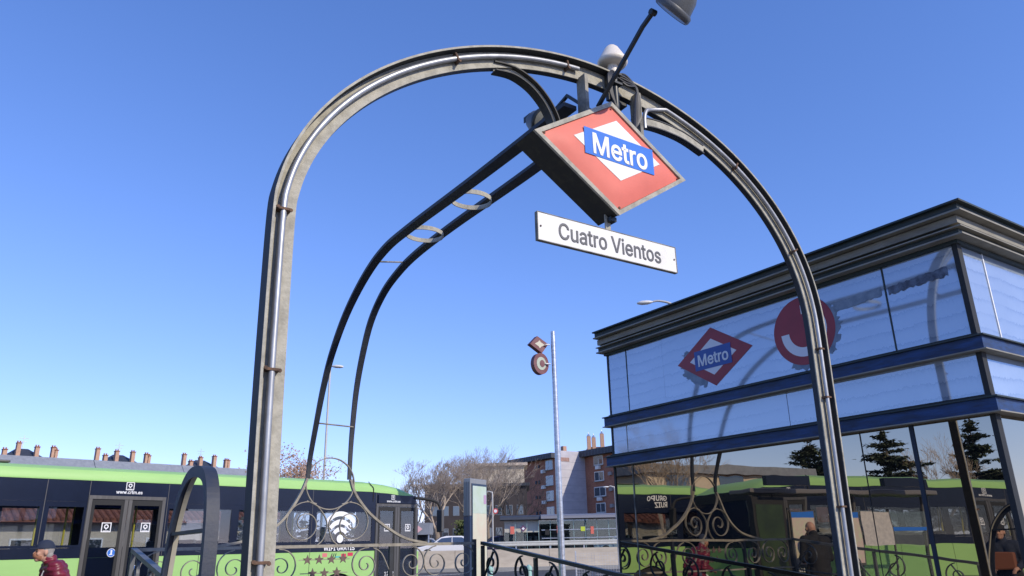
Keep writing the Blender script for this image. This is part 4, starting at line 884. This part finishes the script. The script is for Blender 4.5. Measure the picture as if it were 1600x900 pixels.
# white wire mesh fence
mf = thing("mesh_fence", "white welded wire mesh fence on the road side behind the zinc pole", "fence", WD, (4.5, 33, -.15))
wm = mat("white_wire", (.50, .51, .54), .5)
q = MB()
for i in range(56): x = 2.4+i*.11; q.box(x-.0035, x+.0035, 33, 33.008, -.1, 1.0)
q.build("vertical_wires", wm, mf, kind='stuff'); q = MB()
for i in range(11): q.box(2.4, 8.5, 33.013, 33.022, -.05+i*.105, -.043+i*.105)
q.build("horizontal_wires", wm, mf, kind='stuff')
for x in (2.4, 5.4, 8.5): bx(x-.03, x+.03, 33.03, 33.08, -.15, 1.1).build("post", wm, mf)

# retaining wall with rail
rw = thing("retaining_wall", "long beige concrete retaining wall along the raised road", "wall", WD, (0, 51, -.15))
x = -70.0
while x < 60:
    bx(x+.012, x+5.988, 50.6, 52.0, -.15, 1.12).build("wall_panel", concrete, rw); x += 6
bx(-70, 60, 50.2, 50.6, -.15, .06).build("footing", kerb_m, rw)
gr_ = thing("guard_rail", "pale metal guard rail running on top of the concrete wall", "guard rail", WD, (10, 51.5, 1.12))
MB().prism([(0, 0), (.03, .06), (0, .12), (.0, .17), (.03, .23), (0, .29), (.012, .29), (.045, .23), (.02, .15), (.045, .06), (.012, 0)], (-2.4, 51.3, 1.30), -Y, Z, (40, 0, 0)).build("rail", mat("guard_rail_paint", (.50, .50, .46), .6, var=.15), gr_, fix=True)
for i in range(18): x = -2.3+i*2.2; bx(x-.04, x+.04, 51.32, 51.4, 1.12, 1.5).build("post", zinc, gr_)

# lamps
def street_lamp(x, y, z0, h, reach, side, label, head=.55, r=.06):
    t = thing("street_lamp", label, "street lamp", WD, (x, y, z0))
    R = min(1.0, reach); p = spline([(x, y, z0), (x, y, z0+h*.5), (x, y, z0+h-R*.8), (x+side*R*.25, y, z0+h-R*.18), (x+side*R*.75, y, z0+h), (x+side*reach, y, z0+h-.02)], 6)
    MB().tube(p, [r*(1-.45*i/len(p)) for i in range(len(p))], 8).build("post", mat("lamp_post_paint", (.48, .47, .44), .5, .2), t)
    hx = x+side*reach
    o = MB(); n = 9
    prof = [(0, .03), (.12, .07), (.35, .11), (.7, .11), (.95, .06), (1, .02)]
    o.lathe([(r_*head/.55, side*0+f*head) for f, r_ in prof], (hx, y, z0+h-.03), (side, 0, -.12), 12)
    o.v = [V(v.x, v.y, z0+h-.03+(v.z-(z0+h-.03))*.65) for v in o.v]
    o.build("lamp_head", mat("lamp_head_paint", (.66, .65, .62), .4), t, fix=True); return t
street_lamp(6.95, 30, -.15, 11.1, 1.05, -1, "cobra head street lamp rising behind the kiosk roof", .68, .07)
street_lamp(-1.40, 45, .0, 4.35, .30, -1, "small curved street lamp right of the poster panel", .35, .05)
street_lamp(5.70, 45, .0, 4.5, .32, -1, "small curved street lamp beside the brick block, touching the kiosk edge", .35, .05)
street_lamp(-15.0, 60, .6, 14.95, .1, 1, "thin tall street lamp far behind the left rib of the arch", 1.0, .10)
# traffic mast with small sign
ts = thing("sign_post", "white post with small round red signs right of the poster panel", "sign", WD, (-1.75, 44, .0))
MB().tube([(-1.75, 44, 0), (-1.75, 44, 4.5)], .06, 8).build("post", mat("post_white", (.62, .61, .58), .5), ts)
for x, z, r in ((-1.85, 2.55, .17), (-1.2, 3.2, .15)):
    MB().lathe([(r, 0), (r, .02)], (x, 43.9, z), (0, -1, 0), 16).build("disc", mat("disc_red", (.55, .06, .06), .5), ts, fix=True)
    MB().lathe([(r*.6, 0), (r*.6, .005)], (x, 43.875, z), (0, -1, 0), 16).build("disc_face", white_m, ts, fix=True)

# ================================================================== CARS
def car(x, y, z, rot, paint, label):
    Fc = Frame(rot, (x, y, z)); t = thing("parked_car", label, "car", Fc, (0, 0, 0), "cars on the raised road")
    low = [(-2.15, .30), (-1.75, .22), (1.75, .22), (2.12, .30), (2.18, .55), (2.10, .72), (1.2, .90), (.95, .93), (-1.3, .95), (-2.0, .93), (-2.18, .75)]
    MB().prism(low, (0, -.86, 0), X, Z, (0, 1.72, 0)).build("body", paint, t, fix=True, bevel=.06)
    cab = [(1.05, .93), (.45, 1.36), (.1, 1.44), (-.9, 1.43), (-1.45, 1.32), (-1.95, .95)]
    vs = []; n = len(cab)
    for s_ in (-1, 1):
        for px_, pz_ in cab: vs.append((px_, s_*(.80 if pz_ < 1 else .62), pz_))
    cb = MB(); cb.add(vs, [tuple(range(n)), tuple(range(n, 2*n))]+[(i, (i+1) % n, n+(i+1) % n, n+i) for i in range(n)]); co = cb.build("cabin", paint, t, fix=True, bevel=.03)
    for s_ in (-1, 1):
        for poly in ([(.86, .99), (.40, 1.30), (-.28, 1.36), (-.28, .99)], [(-.34, .99), (-.34, 1.36), (-.95, 1.34), (-1.55, .99)]):
            o = MB(); a = [(px_, s_*(.815-(pz_-.93)*.36), pz_) for px_, pz_ in poly]; b_ = [(px_, s_*(.79-(pz_-.93)*.36), pz_) for px_, pz_ in poly]; k = len(poly)
            o.add(a+b_, [tuple(range(k)), tuple(range(k, 2*k))]+[(i, (i+1) % k, k+(i+1) % k, k+i) for i in range(k)]); o.build("side_window", glass_far, co, fix=True)
    for p0, p1 in (((1.02, .98), (.50, 1.345)), ((-1.93, .99), (-1.47, 1.32))):
        dx = .025 if p0[0] > 0 else -.025
        o = MB(); o.add([(p0[0]+dx, -.72, p0[1]), (p0[0]+dx, .72, p0[1]), (p1[0]+dx, .58, p1[1]+.015), (p1[0]+dx, -.58, p1[1]+.015)], [(0, 1, 2, 3)]); wo_ = o.build("windscreen", glass_far, co)
        md = wo_.modifiers.new("s", 'SOLIDIFY'); md.thickness = .01
    for px_ in (-1.32, 1.32):
        for s_ in (-1, 1):
            w = MB().lathe([(.2, 0), (.31, 0), (.325, .03), (.325, .17), (.31, .2), (.2, .2)], (px_, s_*.87, .325), (0, -s_, 0), 20).build("wheel", rubber, t, fix=True)
            MB().lathe([(.04, -.008), (.20, .0), (.21, .03)], (px_, s_*.87, .325), (0, -s_, 0), 14).build("rim", bus_grey, w, fix=True)
    for s_ in (-1, 1):
        bx(2.05, 2.165, s_*.62-.16, s_*.62+.16, .60, .73).build("headlight", white_m, t, bevel=.02); bx(-2.17, -2.08, s_*.66-.12, s_*.66+.12, .72, .88).build("tail_light", bus_red, t, bevel=.02)
        bx(.62, .80, s_*.86-.06, s_*.86+.10*s_ if s_ > 0 else s_*.86+.06, .95, 1.07).build("wing_mirror", paint, t)
    return t
white_paint = mat("car_white", (.72, .72, .72), .25, coat=.6); dark_paint = mat("car_aubergine", (.05, .025, .06), .25, coat=.6); silver_paint = mat("car_silver", (.40, .42, .45), .3, .3, coat=.5)
car(-4.7, 53.4, .6, rad(180+3), white_paint, "white car driving left behind the wall, half hidden by the poster panel")
car(-1.35, 57.5, .6, rad(190), dark_paint, "dark aubergine car right of the poster panel behind the guard rail")
car(-6.9, 60.0, .6, rad(8), silver_paint, "silver car parked behind the white car, near the bare tree trunk")
car(7.6, 56.5, .6, rad(175), silver_paint, "silver car at the kiosk edge, behind the guard rail")

# ================================================================== TREES
def bare_tree(name, label, frame, base, H, spread, seed, depth=6, twigs=twig_m, leaves=None, nleaf=0, lean=(0, 0), group=None, trunk_r=.26, fork=.28, trunk_mat=None, rmin=.0065):
    rnd = random.Random(seed); t = thing(name, label, "tree", frame, base, group); b0 = Vector(base)
    tr = MB(); br = MB(); tips = []
    def grow(p, d, L, r, lvl):
        k = 3 if lvl < 3 else 2; pts = [p]; rs = [r]; q = p; dd = d.copy()
        for i in range(k):
            dd = (dd+V(rnd.uniform(-1, 1), rnd.uniform(-1, 1), rnd.uniform(-.5, .9))*.16).normalized(); q = q+dd*L/k; pts.append(q); rs.append(max(r*(1-.35*(i+1)/k), rmin))
        (tr if lvl == 0 else br).tube(pts, rs, 8 if lvl == 0 else (5 if lvl < 3 else 3), caps=(lvl < 2))
        if lvl >= depth-2: tips.append((q, dd))
        if lvl >= depth: return
        nb = 4 if lvl in (0, 1, 3) else rnd.choice((3, 4))
        for i in range(nb):
            ph = 2*math.pi*(i/nb)+rnd.uniform(-.5, .5); ax_ = dd.orthogonal().normalized(); ax2 = dd.cross(ax_)
            sp_ = rnd.uniform(.28, .62)*spread*(1.0 if lvl else 1.15)
            nd = (dd*math.cos(sp_)+(ax_*math.cos(ph)+ax2*math.sin(ph))*math.sin(sp_)+V(0, 0, .17)).normalized()
            f = 1.0 if i == 0 else rnd.uniform(.55, 1.0)
            st = pts[-1] if i < 2 else pts[-2]+(pts[-1]-pts[-2])*rnd.uniform(.1, .9)
            grow(st, nd, L*rnd.uniform(.66, .84)*f if lvl else H*fork*.95*rnd.uniform(.8, 1.05), max(rs[-1]*(.72 if i == 0 else .6), rmin), lvl+1)
    grow(b0, V(lean[0], lean[1], 1).normalized(), H*fork, trunk_r, 0)
    tr.build("trunk", trunk_mat or bark, t); br.build("crown", twigs, t, label="crown of bare twigs")
    if leaves:
        lf = MB()
        for i in range(nleaf):
            c, dd = rnd.choice(tips); c = c+V(rnd.gauss(0, .18), rnd.gauss(0, .18), rnd.gauss(0, .18)); a = V(rnd.uniform(-1, 1), rnd.uniform(-1, 1), rnd.uniform(-1, 1)).normalized(); b_ = a.orthogonal().normalized(); s_ = rnd.uniform(.05, .10)
            lf.add([c-a*s_, c+b_*s_*.5, c+a*s_, c-b_*s_*.5], [(0, 1, 2, 3)])
        lf.build("dry_foliage", leaves, t, kind='stuff')
    return t
GT = "bare winter trees beyond the raised road"
bare_tree("bare_tree", "broad bare winter tree just right of the bus front", WD, (-6.0, 60, .6), 8.2, 1.02, 3, 7, group=GT, trunk_r=.28)
bare_tree("bare_tree", "pale twiggy tree behind the poster panel", WD, (-4.2, 68, .6), 8.8, 1.05, 8, 7, group=GT, trunk_r=.25)
bare_tree("bare_tree", "taller twiggy tree between poster panel and brick block", WD, (-2.6, 74, .6), 10.6, 1.05, 21, 6, group=GT, trunk_r=.25)
bare_tree("bare_tree", "dark bare tree standing against the left edge of the brick block", WD, (-.6, 84, .6), 10.3, 1.1, 35, 6, twigs=mat("dark_twigs", (.06, .05, .045), .9), trunk_mat=mat("dark_bark", (.05, .042, .038), .9), group=GT, trunk_r=.3)
bare_tree("bare_tree", "small bare tree just behind the bus roof at its front end", WD, (-9.8, 72, .6), 7.6, 1.15, 52, 5, group=GT, trunk_r=.2)
bare_tree("leafy_tree", "tree with dry brown leaves left behind the bus, right of the arch leg", WD, (-13.1, 46, .0), 8.0, 1.4, 12, 5, leaves=dryleaf, nleaf=4200, trunk_r=.25)
hd = thing("hedge", "dark olive clipped cypress hedge left of the poster panel", "hedge", WD, (-3.9, 62, .6)); rnd = random.Random(4); h_ = MB()
for i in range(4200):
    c = V(-4.0+rnd.gauss(0, .33), 62+rnd.gauss(0, .4), .6+rnd.uniform(0, 1)**.9*2.7); a = V(rnd.uniform(-1, 1), rnd.uniform(-1, 1), rnd.uniform(0, 1.5)).normalized(); b_ = a.orthogonal().normalized(); s_ = rnd.uniform(.06, .13)
    h_.add([c-a*s_, c+b_*s_*.5, c+a*s_, c-b_*s_*.5], [(0, 1, 2, 3)])
h_.build("foliage", hedge_m, hd, kind='stuff'); MB().tube([(-4.0, 62, .6), (-4.0, 62, 2.9)], .12, 6).build("stem", bark, hd)

h2 = thing("hedge", "dark hedge seen through the front bus windows", "hedge", ST, (14.5, 22, -.15)); h_ = MB(); rnd = random.Random(9)
for i in range(2600):
    c = V(rnd.uniform(11, 17.6), 22+rnd.gauss(0, .35), -.1+rnd.uniform(0, 1)*(2.2+.25*math.sin(i))); a = V(rnd.uniform(-1, 1), rnd.uniform(-1, 1), rnd.uniform(-.5, 1)).normalized(); b_ = a.orthogonal().normalized(); s_ = rnd.uniform(.08, .2)
    h_.add([c-a*s_, c+b_*s_*.5, c+a*s_, c-b_*s_*.5], [(0, 1, 2, 3)])
h_.build("foliage", mat("dark_hedge", (.045, .055, .03), .9, col2=(.10, .085, .06), vscale=1.5), h2, kind='stuff')
def conifer(label, x, y, z0, H, R, seed, flat=True, name="cedar_tree"):
    rnd = random.Random(seed); t = thing(name, label, "tree", WD, (x, y, z0)); tr = MB(); lf = MB(); bn = MB()
    tr.tube([(x, y, z0), (x+.1, y, z0+H*.5), (x, y+.1, z0+H)], [.3, .2, .03], 8)
    n = 15
    for i in range(n):
        f = i/(n-1); z = z0+H*(.22+.76*f); rr = R*(1-f)**(.75 if flat else .9)+.25
        for k in range(8):
            a = rnd.uniform(0, 6.28); L = rr*rnd.uniform(.55, 1.1); d = V(math.cos(a), math.sin(a), .12 if flat else -.1); p0 = V(x, y, z+rnd.uniform(-.45, .45)); p1 = p0+d*L
            bn.tube([p0, (p0+p1)/2+V(0, 0, .1), p1], [.05, .035, .012], 4)
            for q in range(int(55*L)+14):
                g_ = rnd.uniform(.25, 1.05); c = p0+d*L*g_+V(rnd.gauss(0, .22), rnd.gauss(0, .22), rnd.gauss(0, .06)); a_ = V(rnd.uniform(-1, 1), rnd.uniform(-1, 1), rnd.uniform(-.2, .4)).normalized(); b_ = a_.cross(Z).normalized(); s_ = rnd.uniform(.13, .30)
                lf.add([c-a_*s_, c+b_*s_*.5, c+a_*s_, c-b_*s_*.5+V(0, 0, .03)], [(0, 1, 2, 3)])
    tr.build("trunk", bark, t); bn.build("limbs", bark, t); lf.build("crown", cedar_leaf, t, kind='stuff'); return t
conifer("spreading cedar, mirrored in the kiosk between shelter roof and arch leg", -54.5, 7.7, -.15, 9.1, 4.2, 2)
conifer("broad dark cedar, mirrored in the middle of the kiosk", -60.4, 1.6, -.15, 10.2, 4.6, 5)
conifer("tall layered cedar, mirrored near the right end of the kiosk", -66.3, -5.3, -.15, 11.2, 3.9, 9, True)
bare_tree("bare_tree", "round bare tree among the cedars, mirrored in the kiosk", WD, (-62.6, -1.2, -.15), 10.0, 1.1, 77, 6, group="bare trees mirrored in the kiosk", trunk_r=.3)
bare_tree("bare_tree", "slim bare tree behind the first bus, mirrored in the kiosk", WD, (-24.0, 13.4, -.15), 6.6, 1.0, 88, 6, rmin=.005, group="bare trees mirrored in the kiosk", trunk_r=.16)

# ================================================================== BUILDINGS BEHIND THE BUS
def slate_block(s0, L, D, label):
    t = thing("apartment_block", label, "building", ST, (s0+L/2, D, -.15), "slate roofed blocks behind the bus")
    bx(s0+.05, s0+L-.05, D, D+11, -.149, 8.7).build("wall", cream_wall, t)
    r = MB().prism([(D-.5, 8.6), (D-.5, 8.95), (D+.6, 10.05), (D+5.5, 10.15), (D+11, 8.6)], (s0, 0, 0), Y, Z, (L, 0, 0)).build("roof", slate, t, fix=True)
    n = 6
    for i in range(3):
        for k in range(n):
            x = s0+L*(k+.5)/n; z = 1.3+i*2.7
            w = bx(x-.42, x+.42, D-.04, D-.001, z, z+1.25).build("window", sign_white, t); bx(x-.36, x+.36, D-.05, D-.041, z+.06, z+1.19).build("pane", glass_far, w)
    rc_ = random.Random(int(s0*10)); hc = s0+L*.35; hw = L*.17
    o = MB(); o.add([(hc-hw, D+1.2, 10.05), (hc+hw, D+1.2, 10.05), (hc+hw, D+5, 10.05), (hc-hw, D+5, 10.05), (hc-.5, D+3, 10.95), (hc+.5, D+3, 10.95)], [(0, 1, 5, 4), (1, 2, 5), (2, 3, 4, 5), (3, 0, 4), (0, 3, 2, 1)]); o.build("tower_roof", slate_dark, t, fix=True)
    bx(hc-hw+.2, hc+hw-.2, D+1.4, D+4.8, 9.9, 10.06).build("tower_wall", terracotta, t)
    for fx, h in ((.05, 1.3), (.14, .65), (.26, 1.35), (.44, 1.3), (.60, 1.2), (.625, .9)):
        x = s0+fx*L; h *= .64 + .22*rc_.random(); c = bx(x-.17, x+.17, D+1.0, D+1.5, 9.95, 10.1+h).build("chimney", brick_o, t)
        bx(x-.20, x+.20, D+.95, D+1.55, 10.1+h, 10.18+h).build("chimney_cap", terracotta, c)
        for q in (-.13, .08): bx(x+q-.05, x+q+.05, D+1.2, D+1.3, 10.18+h, 10.34+h).build("chimney_pot", terracotta, c)
    MB().tube([(hc, D+3, 10.9), (hc, D+3, 12.2)], .03, 4).box(hc-.4, hc+.4, D+2.98, D+3.02, 11.9, 11.94).box(hc-.3, hc+.3, D+2.98, D+3.02, 11.6, 11.64).build("aerial", zinc, t)
    return t
brick_o = mat("chimney_brick", (.52, .33, .23), .9, col2=(.42, .25, .17), vscale=4, bump=.3)
names = {-5: "farthest left slate roofed block of the mirrored row", -4: "second farthest slate roofed block of the mirrored row", -3: "slate roofed block behind the tallest cedar, mirrored", -2: "slate roofed block behind the broad cedar, mirrored", -1: "slate roofed block beyond the shelter roof, mirrored", 0: "slate roofed block beyond the cream houses, mirrored", 1: "slate roofed block just out of frame left of the bus", 2: "slate roofed block with chimneys above the rear of the bus, leftmost in frame", 3: "slate roofed block with chimneys above the middle door of the bus", 4: "slate roofed block with chimneys beside the arch leg, right of the dark hoop"}
for i in range(-5, 5):
    slate_block(17.9+8.65*(i-2), 8.6, 80, names[i])
def cream_house(s0, L, D, label):
    t = thing("cream_house", label, "house", ST, (s0+L/2, D, -.15), "low cream houses with tiled roofs behind the bus")
    bx(s0+.04, s0+L-.04, D, D+6, -.149, 2.75).build("wall", cream_wall, t)
    r = MB().prism([(D-.55, 2.58), (D-.55, 2.72), (D+3.0, 4.35), (D+3.0, 4.2)], (s0, 0, 0), Y, Z, (L, 0, 0)).prism([(D+3.02, 4.2), (D+3.02, 4.35), (D+6.5, 2.7), (D+6.5, 2.58)], (s0, 0, 0), Y, Z, (L, 0, 0)).build("roof", terracotta, t, fix=True)
    ti = MB(); n = int(L/.26)
    for i in range(n):
        x = s0+.13+i*.26; ti.tube([(x, D-.62, 2.70), (x, D+1.2, 3.545), (x, D+3.0, 4.38)], .075, 6)
    ti.build("roof_tiles", terracotta, r, kind='stuff')
    for k in range(max(2, int(L/2.6))):
        x = s0+1.1+k*2.5
        if x > s0+L-.8: break
        w = bx(x-.4, x+.4, D-.04, D-.001, .9, 2.0).build("window", sign_white, t); bx(x-.34, x+.34, D-.05, D-.041, .96, 1.94).build("pane", glass_far, w)
        bx(x-.46, x+.46, D-.12, D-.001, .80, .895).build("sill", kerb_m, w)
    return t
for i, (s0, lb) in enumerate(((-26, "farthest left cream house with a tiled roof, mirrored between the buses"), (-17.5, "cream house with a tiled roof, second from the left, mirrored"), (-9, "cream house with a tiled roof, third from the left, mirrored"), (-.5, "cream house seen through the rear bus windows"), (8, "cream house seen through the bus windows left of the middle door"), (16.5, "cream house seen through the bus windows behind the arch leg"))):
    cream_house(s0, 8.3 if s0 < 16 else 3.6, 34, lb)
ch = thing("brick_balcony_block", "cream block with brick balconies, mirrored right of the first bus", "building", ST, (-23, 44, -.15))
bx(-30, -16, 44, 52, -.149, 6.2).build("wall", cream_wall, ch); bx(-30.4, -15.6, 43.6, 52.4, 6.2, 6.8).build("roof", slate, ch)
for i in range(3):
    x = -28.6+i*4.4
    for z in (1.7, 4.2):
        bx(x, x+2.6, 43.2, 43.998, z, z+.85).build("balcony", brick_o, ch); bx(x+.3, x+2.3, 43.95, 43.999, z+.86, z+1.9).build("window", glass_far, ch)

# ---- brick apartment block
brick_wall = bpy.data.materials.new("red_brick"); brick_wall.use_nodes = True
bt = brick_wall.node_tree; pb_ = bt.nodes["Principled BSDF"]; tcx = bt.nodes.new("ShaderNodeTexCoord"); mpx = bt.nodes.new("ShaderNodeMapping"); mpx.inputs["Rotation"].default_value = (rad(90), 0, 0)
bk = bt.nodes.new("ShaderNodeTexBrick"); bk.inputs["Color1"].default_value = (.58, .25, .155, 1); bk.inputs["Color2"].default_value = (.48, .19, .12, 1); bk.inputs["Mortar"].default_value = (.22, .13, .10, 1)
bk.inputs["Scale"].default_value = 1.6; bk.inputs["Mortar Size"].default_value = .012
bt.links.new(tcx.outputs["Object"], mpx.inputs[0]); bt.links.new(mpx.outputs[0], bk.inputs["Vector"])
nn = bt.nodes.new("ShaderNodeTexNoise"); nn.inputs["Scale"].default_value = .35; nn.inputs["Detail"].default_value = 6; bt.links.new(tcx.outputs["Object"], nn.inputs["Vector"])
mm = bt.nodes.new("ShaderNodeMix"); mm.data_type = 'RGBA'; mm.blend_type = 'MULTIPLY'; mm.inputs[0].default_value = .5; bt.links.new(bk.outputs[0], mm.inputs[6]); bt.links.new(nn.outputs[0], mm.inputs[7]); bt.links.new(mm.outputs[2], pb_.inputs["Base Color"]); pb_.inputs["Roughness"].default_value = .9
grey_clad = mat("grey_cladding", (.52, .50, .53), .5, col2=(.42, .40, .44), vscale=.5, stretch=(1, 1, 2))
BF = Frame(rad(-56), (0, 150.5, 0))
bb = thing("brick_apartment_block", "red brick apartment block in shade with a grey clad sunlit end wall", "building", BF, (0, 0, .6))
bx(0, 13.5, 0, 12, .6, 16.2).build("wall", brick_wall, bb); bx(13.5, 13.7, 0, 6.3, .6, 17.5).build("clad_end_wall", grey_clad, bb); bx(13.7, 34, 6.3, 18, .6, 16.5).build("wall", brick_wall, bb)
bx(-1.2, 13.45, -1.3, 12, 16.2, 17.1).build("roof", slate_dark, bb); bx(12.6, 34.6, 5.0, 18, 16.5, 17.6).build("roof", slate_dark, bb)
for i in range(18): bx(-1.1+i*.8, -1.07+i*.8, -1.33, -1.301, 16.22, 17.08).build("roof_seam", slate, bb)
for i in range(24): bx(12.8+i*.9, 12.83+i*.9, 4.97, 4.999, 16.52, 17.58).build("roof_seam", slate, bb)
for z in range(11): bx(13.705, 13.72, .05, 6.25, 1.5+z*1.4, 1.53+z*1.4).build("cladding_joint", slate, bb)
bx(11.4, 12.2, 2.5, 3.3, 17.1, 18.6).build("chimney", brick_o, bb)
bx(13.701, 13.74, .3, 2.6, 15.6, 16.3).build("faded_lettering_patch", mat("pink_patch", (.42, .26, .22), .8, var=.4, vscale=3), bb)
def bwin(x, y, z, w, h):
    f = bx(x-w/2, x+w/2, y-.08, y-.001, z, z+h).build("window", sign_white, bb); bx(x-w/2+.15, x-.08, y-.1, y-.081, z+.15, z+h-.15).box(x+.08, x+w/2-.15, y-.1, y-.081, z+.15, z+h-.15).build("pane", glass_far, f); bx(x-w/2-.1, x+w/2+.1, y-.3, y-.081, z-.12, z-.01).build("sill", kerb_m, f)
for i, z in enumerate((14.3, 11.5, 8.8, 6.0)):
    bwin(11.0, 0, z, 2.2, 1.75); bx(8.9, 9.9, -.5, -.081, z-.5, z+.1).build("air_conditioner", sign_white, bb)
    for dx in (6.6, 7.6): bx(dx, dx+.4, -.2, -.001, z+.5, z+1.1).build("washing_hook", slate_dark, bb)
    bwin(17.6, 6.3, z+.45, 3.2 if i == 2 else 2.6, 1.7); bx(20.4, 21.2, 5.9, 6.299, z+1.2, z+1.8).build("air_conditioner", mat("ac_grey", (.3, .28, .28), .6), bb)
    if i in (0, 2): bx(17.2, 18.2, 5.7, 6.21, z-.3, z+.3).build("air_conditioner", sign_white, bb)
    bwin(27, 6.3, z+.45, 2.6, 1.7)
tw = thing("chimney_tower", "orange brick roof tower with tall chimneys behind the brick block", "building", WD, (17.5, 170, .6))
bx(16.4, 24, 172, 178, .6, 21.9).build("wall", brick_o, tw); bx(17.0, 18.2, 171.9, 171.999, 20.4, 21.4).build("opening", slate_dark, tw)
for x, h in ((16.6, 24.2), (17.7, 23.9), (19.6, 24.7), (22.6, 24.4)):
    c = bx(x-.42, x+.42, 171, 171.9, .6, h).build("chimney", brick_o, tw); MB().lathe([(.5, 0), (.35, .15), (.08, .6), (.05, 1.0)], (x, 171.45, h), Z, 8).build("cowl", zinc, c, fix=True)
# long building behind the trees, its shade put into the dark wall colour
db = thing("long_terrace_building", "long building with shade-darkened wall behind the bare trees with a pale top storey", "building", WD, (-4, 112, .6))
bx(-13, 1.5, 110, 122, .6, 9.3).build("wall", mat("shade_painted_brick", (.055, .045, .045), .9, var=.3, vscale=.5), db); bx(-13.4, 1.9, 109.6, 122, 9.3, 9.7).build("roof", slate_dark, db)
bx(-6.5, 1.2, 113, 120, 9.7, 12.4).build("top_storey", cream_wall, db); bx(-7, 1.7, 112.5, 120.5, 12.4, 12.8).build("top_roof", mat("pale_roof", (.55, .45, .36), .8), db)
for z in (2.4, 5.4):
    for i in range(9): x = -12+i*1.5; f = bx(x, x+.9, 109.95, 109.999, z, z+1.3).build("window", slate, db); bx(x+.06, x+.84, 109.93, 109.949, z+.06, z+1.24).build("pane", glass_far, f)

# ---- commuter station pavilion
cs = thing("station_pavilion", "low glass station pavilion with a curved grey roof beyond the guard rail", "building", WD, (3, 56, .6))
roofp = [(0, 0), (.10, .16), (.35, .26), (.7, .30), (4.5, .34), (4.5, .05), (.6, -.02), (.2, -.05)]
MB().prism(roofp, (-1.2, 55, 3.05), Y, Z, (2.85, 0, 0)).build("roof", slate_dark, cs, fix=True); MB().prism(roofp, (1.67, 54.8, 3.07), Y, Z, (7, 0, 0)).build("roof", mat("roof_aluminium", (.26, .25, .25), .4, .4), cs, fix=True)
bx(-.9, 1.55, 55.6, 55.9, 2.2, 3.0).build("fascia_wall", mat("pale_fascia", (.52, .50, .44), .7), cs)
bx(-.9, 1.6, 58.5, 58.7, .62, 3.0).build("back_wall", rubber, cs); bx(1.7, 8.5, 58.7, 58.9, .62, 3.0).build("back_wall", mat("pavilion_back", (.05, .06, .052), .8, var=.6, vscale=1.5), cs)
for i in range(12):
    x0 = -.95+i*.82
    bx(x0, x0+.8, 55.3, 55.32, .62, 2.18 if i < 3 else 2.98).build("glass_pane", glass_shelter, cs); bx(x0+.8, x0+.83, 55.28, 55.34, .62, 3.02).build("mullion", mat("pavilion_frame", (.28, .42, .42), .5), cs)
for z in (1.75, 2.3): bx(1.7, 8.7, 55.22, 55.27, z, z+.05).build("hand_rail", zinc, cs)
pz2 = [(-.22, 0), (0, -.22), (.22, 0), (0, .22)]
MB().prism(pz2, (.42, 55.2, 2.45), X, Z, (0, .03, 0)).build("rhombus_sign", mat("station_purple", (.12, .03, .10), .5), cs); MB().prism([(.5*a, .5*b) for a, b in pz2], (.42, 55.19, 2.45), X, Z, (0, .008, 0)).build("rhombus_mark", white_m, cs)
for x, z, w, h, m in ((-.35, 2.1, .28, .5, sign_red), (2.95, 2.1, .34, .5, sign_red), (4.6, 2.2, .3, .3, mat("lime_sign", (.55, .65, .05), .5)), (5.25, 2.0, .22, .5, sign_red), (2.1, 2.0, .3, .35, rubber)):
    bx(x-w/2, x+w/2, 55.18, 55.21, z, z+h).build("small_sign", m, cs)
for i in range(6):
    x = -.5+i*.42; bx(x, x+.26, 56.2, 56.4, .62, 1.95).build("ticket_gate", mat("gate_dark", (.03, .03, .035), .4), cs, bevel=.03)
# grey canopy with a pale rhombus, left behind the tree trunk
cp_ = thing("station_canopy", "dark grey canopy with a pale pink rhombus behind the bus front", "canopy", WD, (-7.4, 56, .6))
bx(-9.6, -6.2, 55.9, 58, 2.2, 3.0).build("roof", slate, cp_); bx(-9.4, -6.4, 57.4, 57.5, .6, 2.199).build("back_panel", slate_dark, cp_)
for x in (-9.5, -6.3): bx(x-.05, x+.05, 56, 56.1, .6, 2.199).build("post", zinc, cp_)
MB().prism([(-.32, 0), (0, -.24), (.32, 0), (0, .24)], (-7.05, 55.86, 2.58), X, Z, (0, .03, 0)).build("rhombus_sign", mat("faded_pink", (.70, .42, .42), .6), cp_)
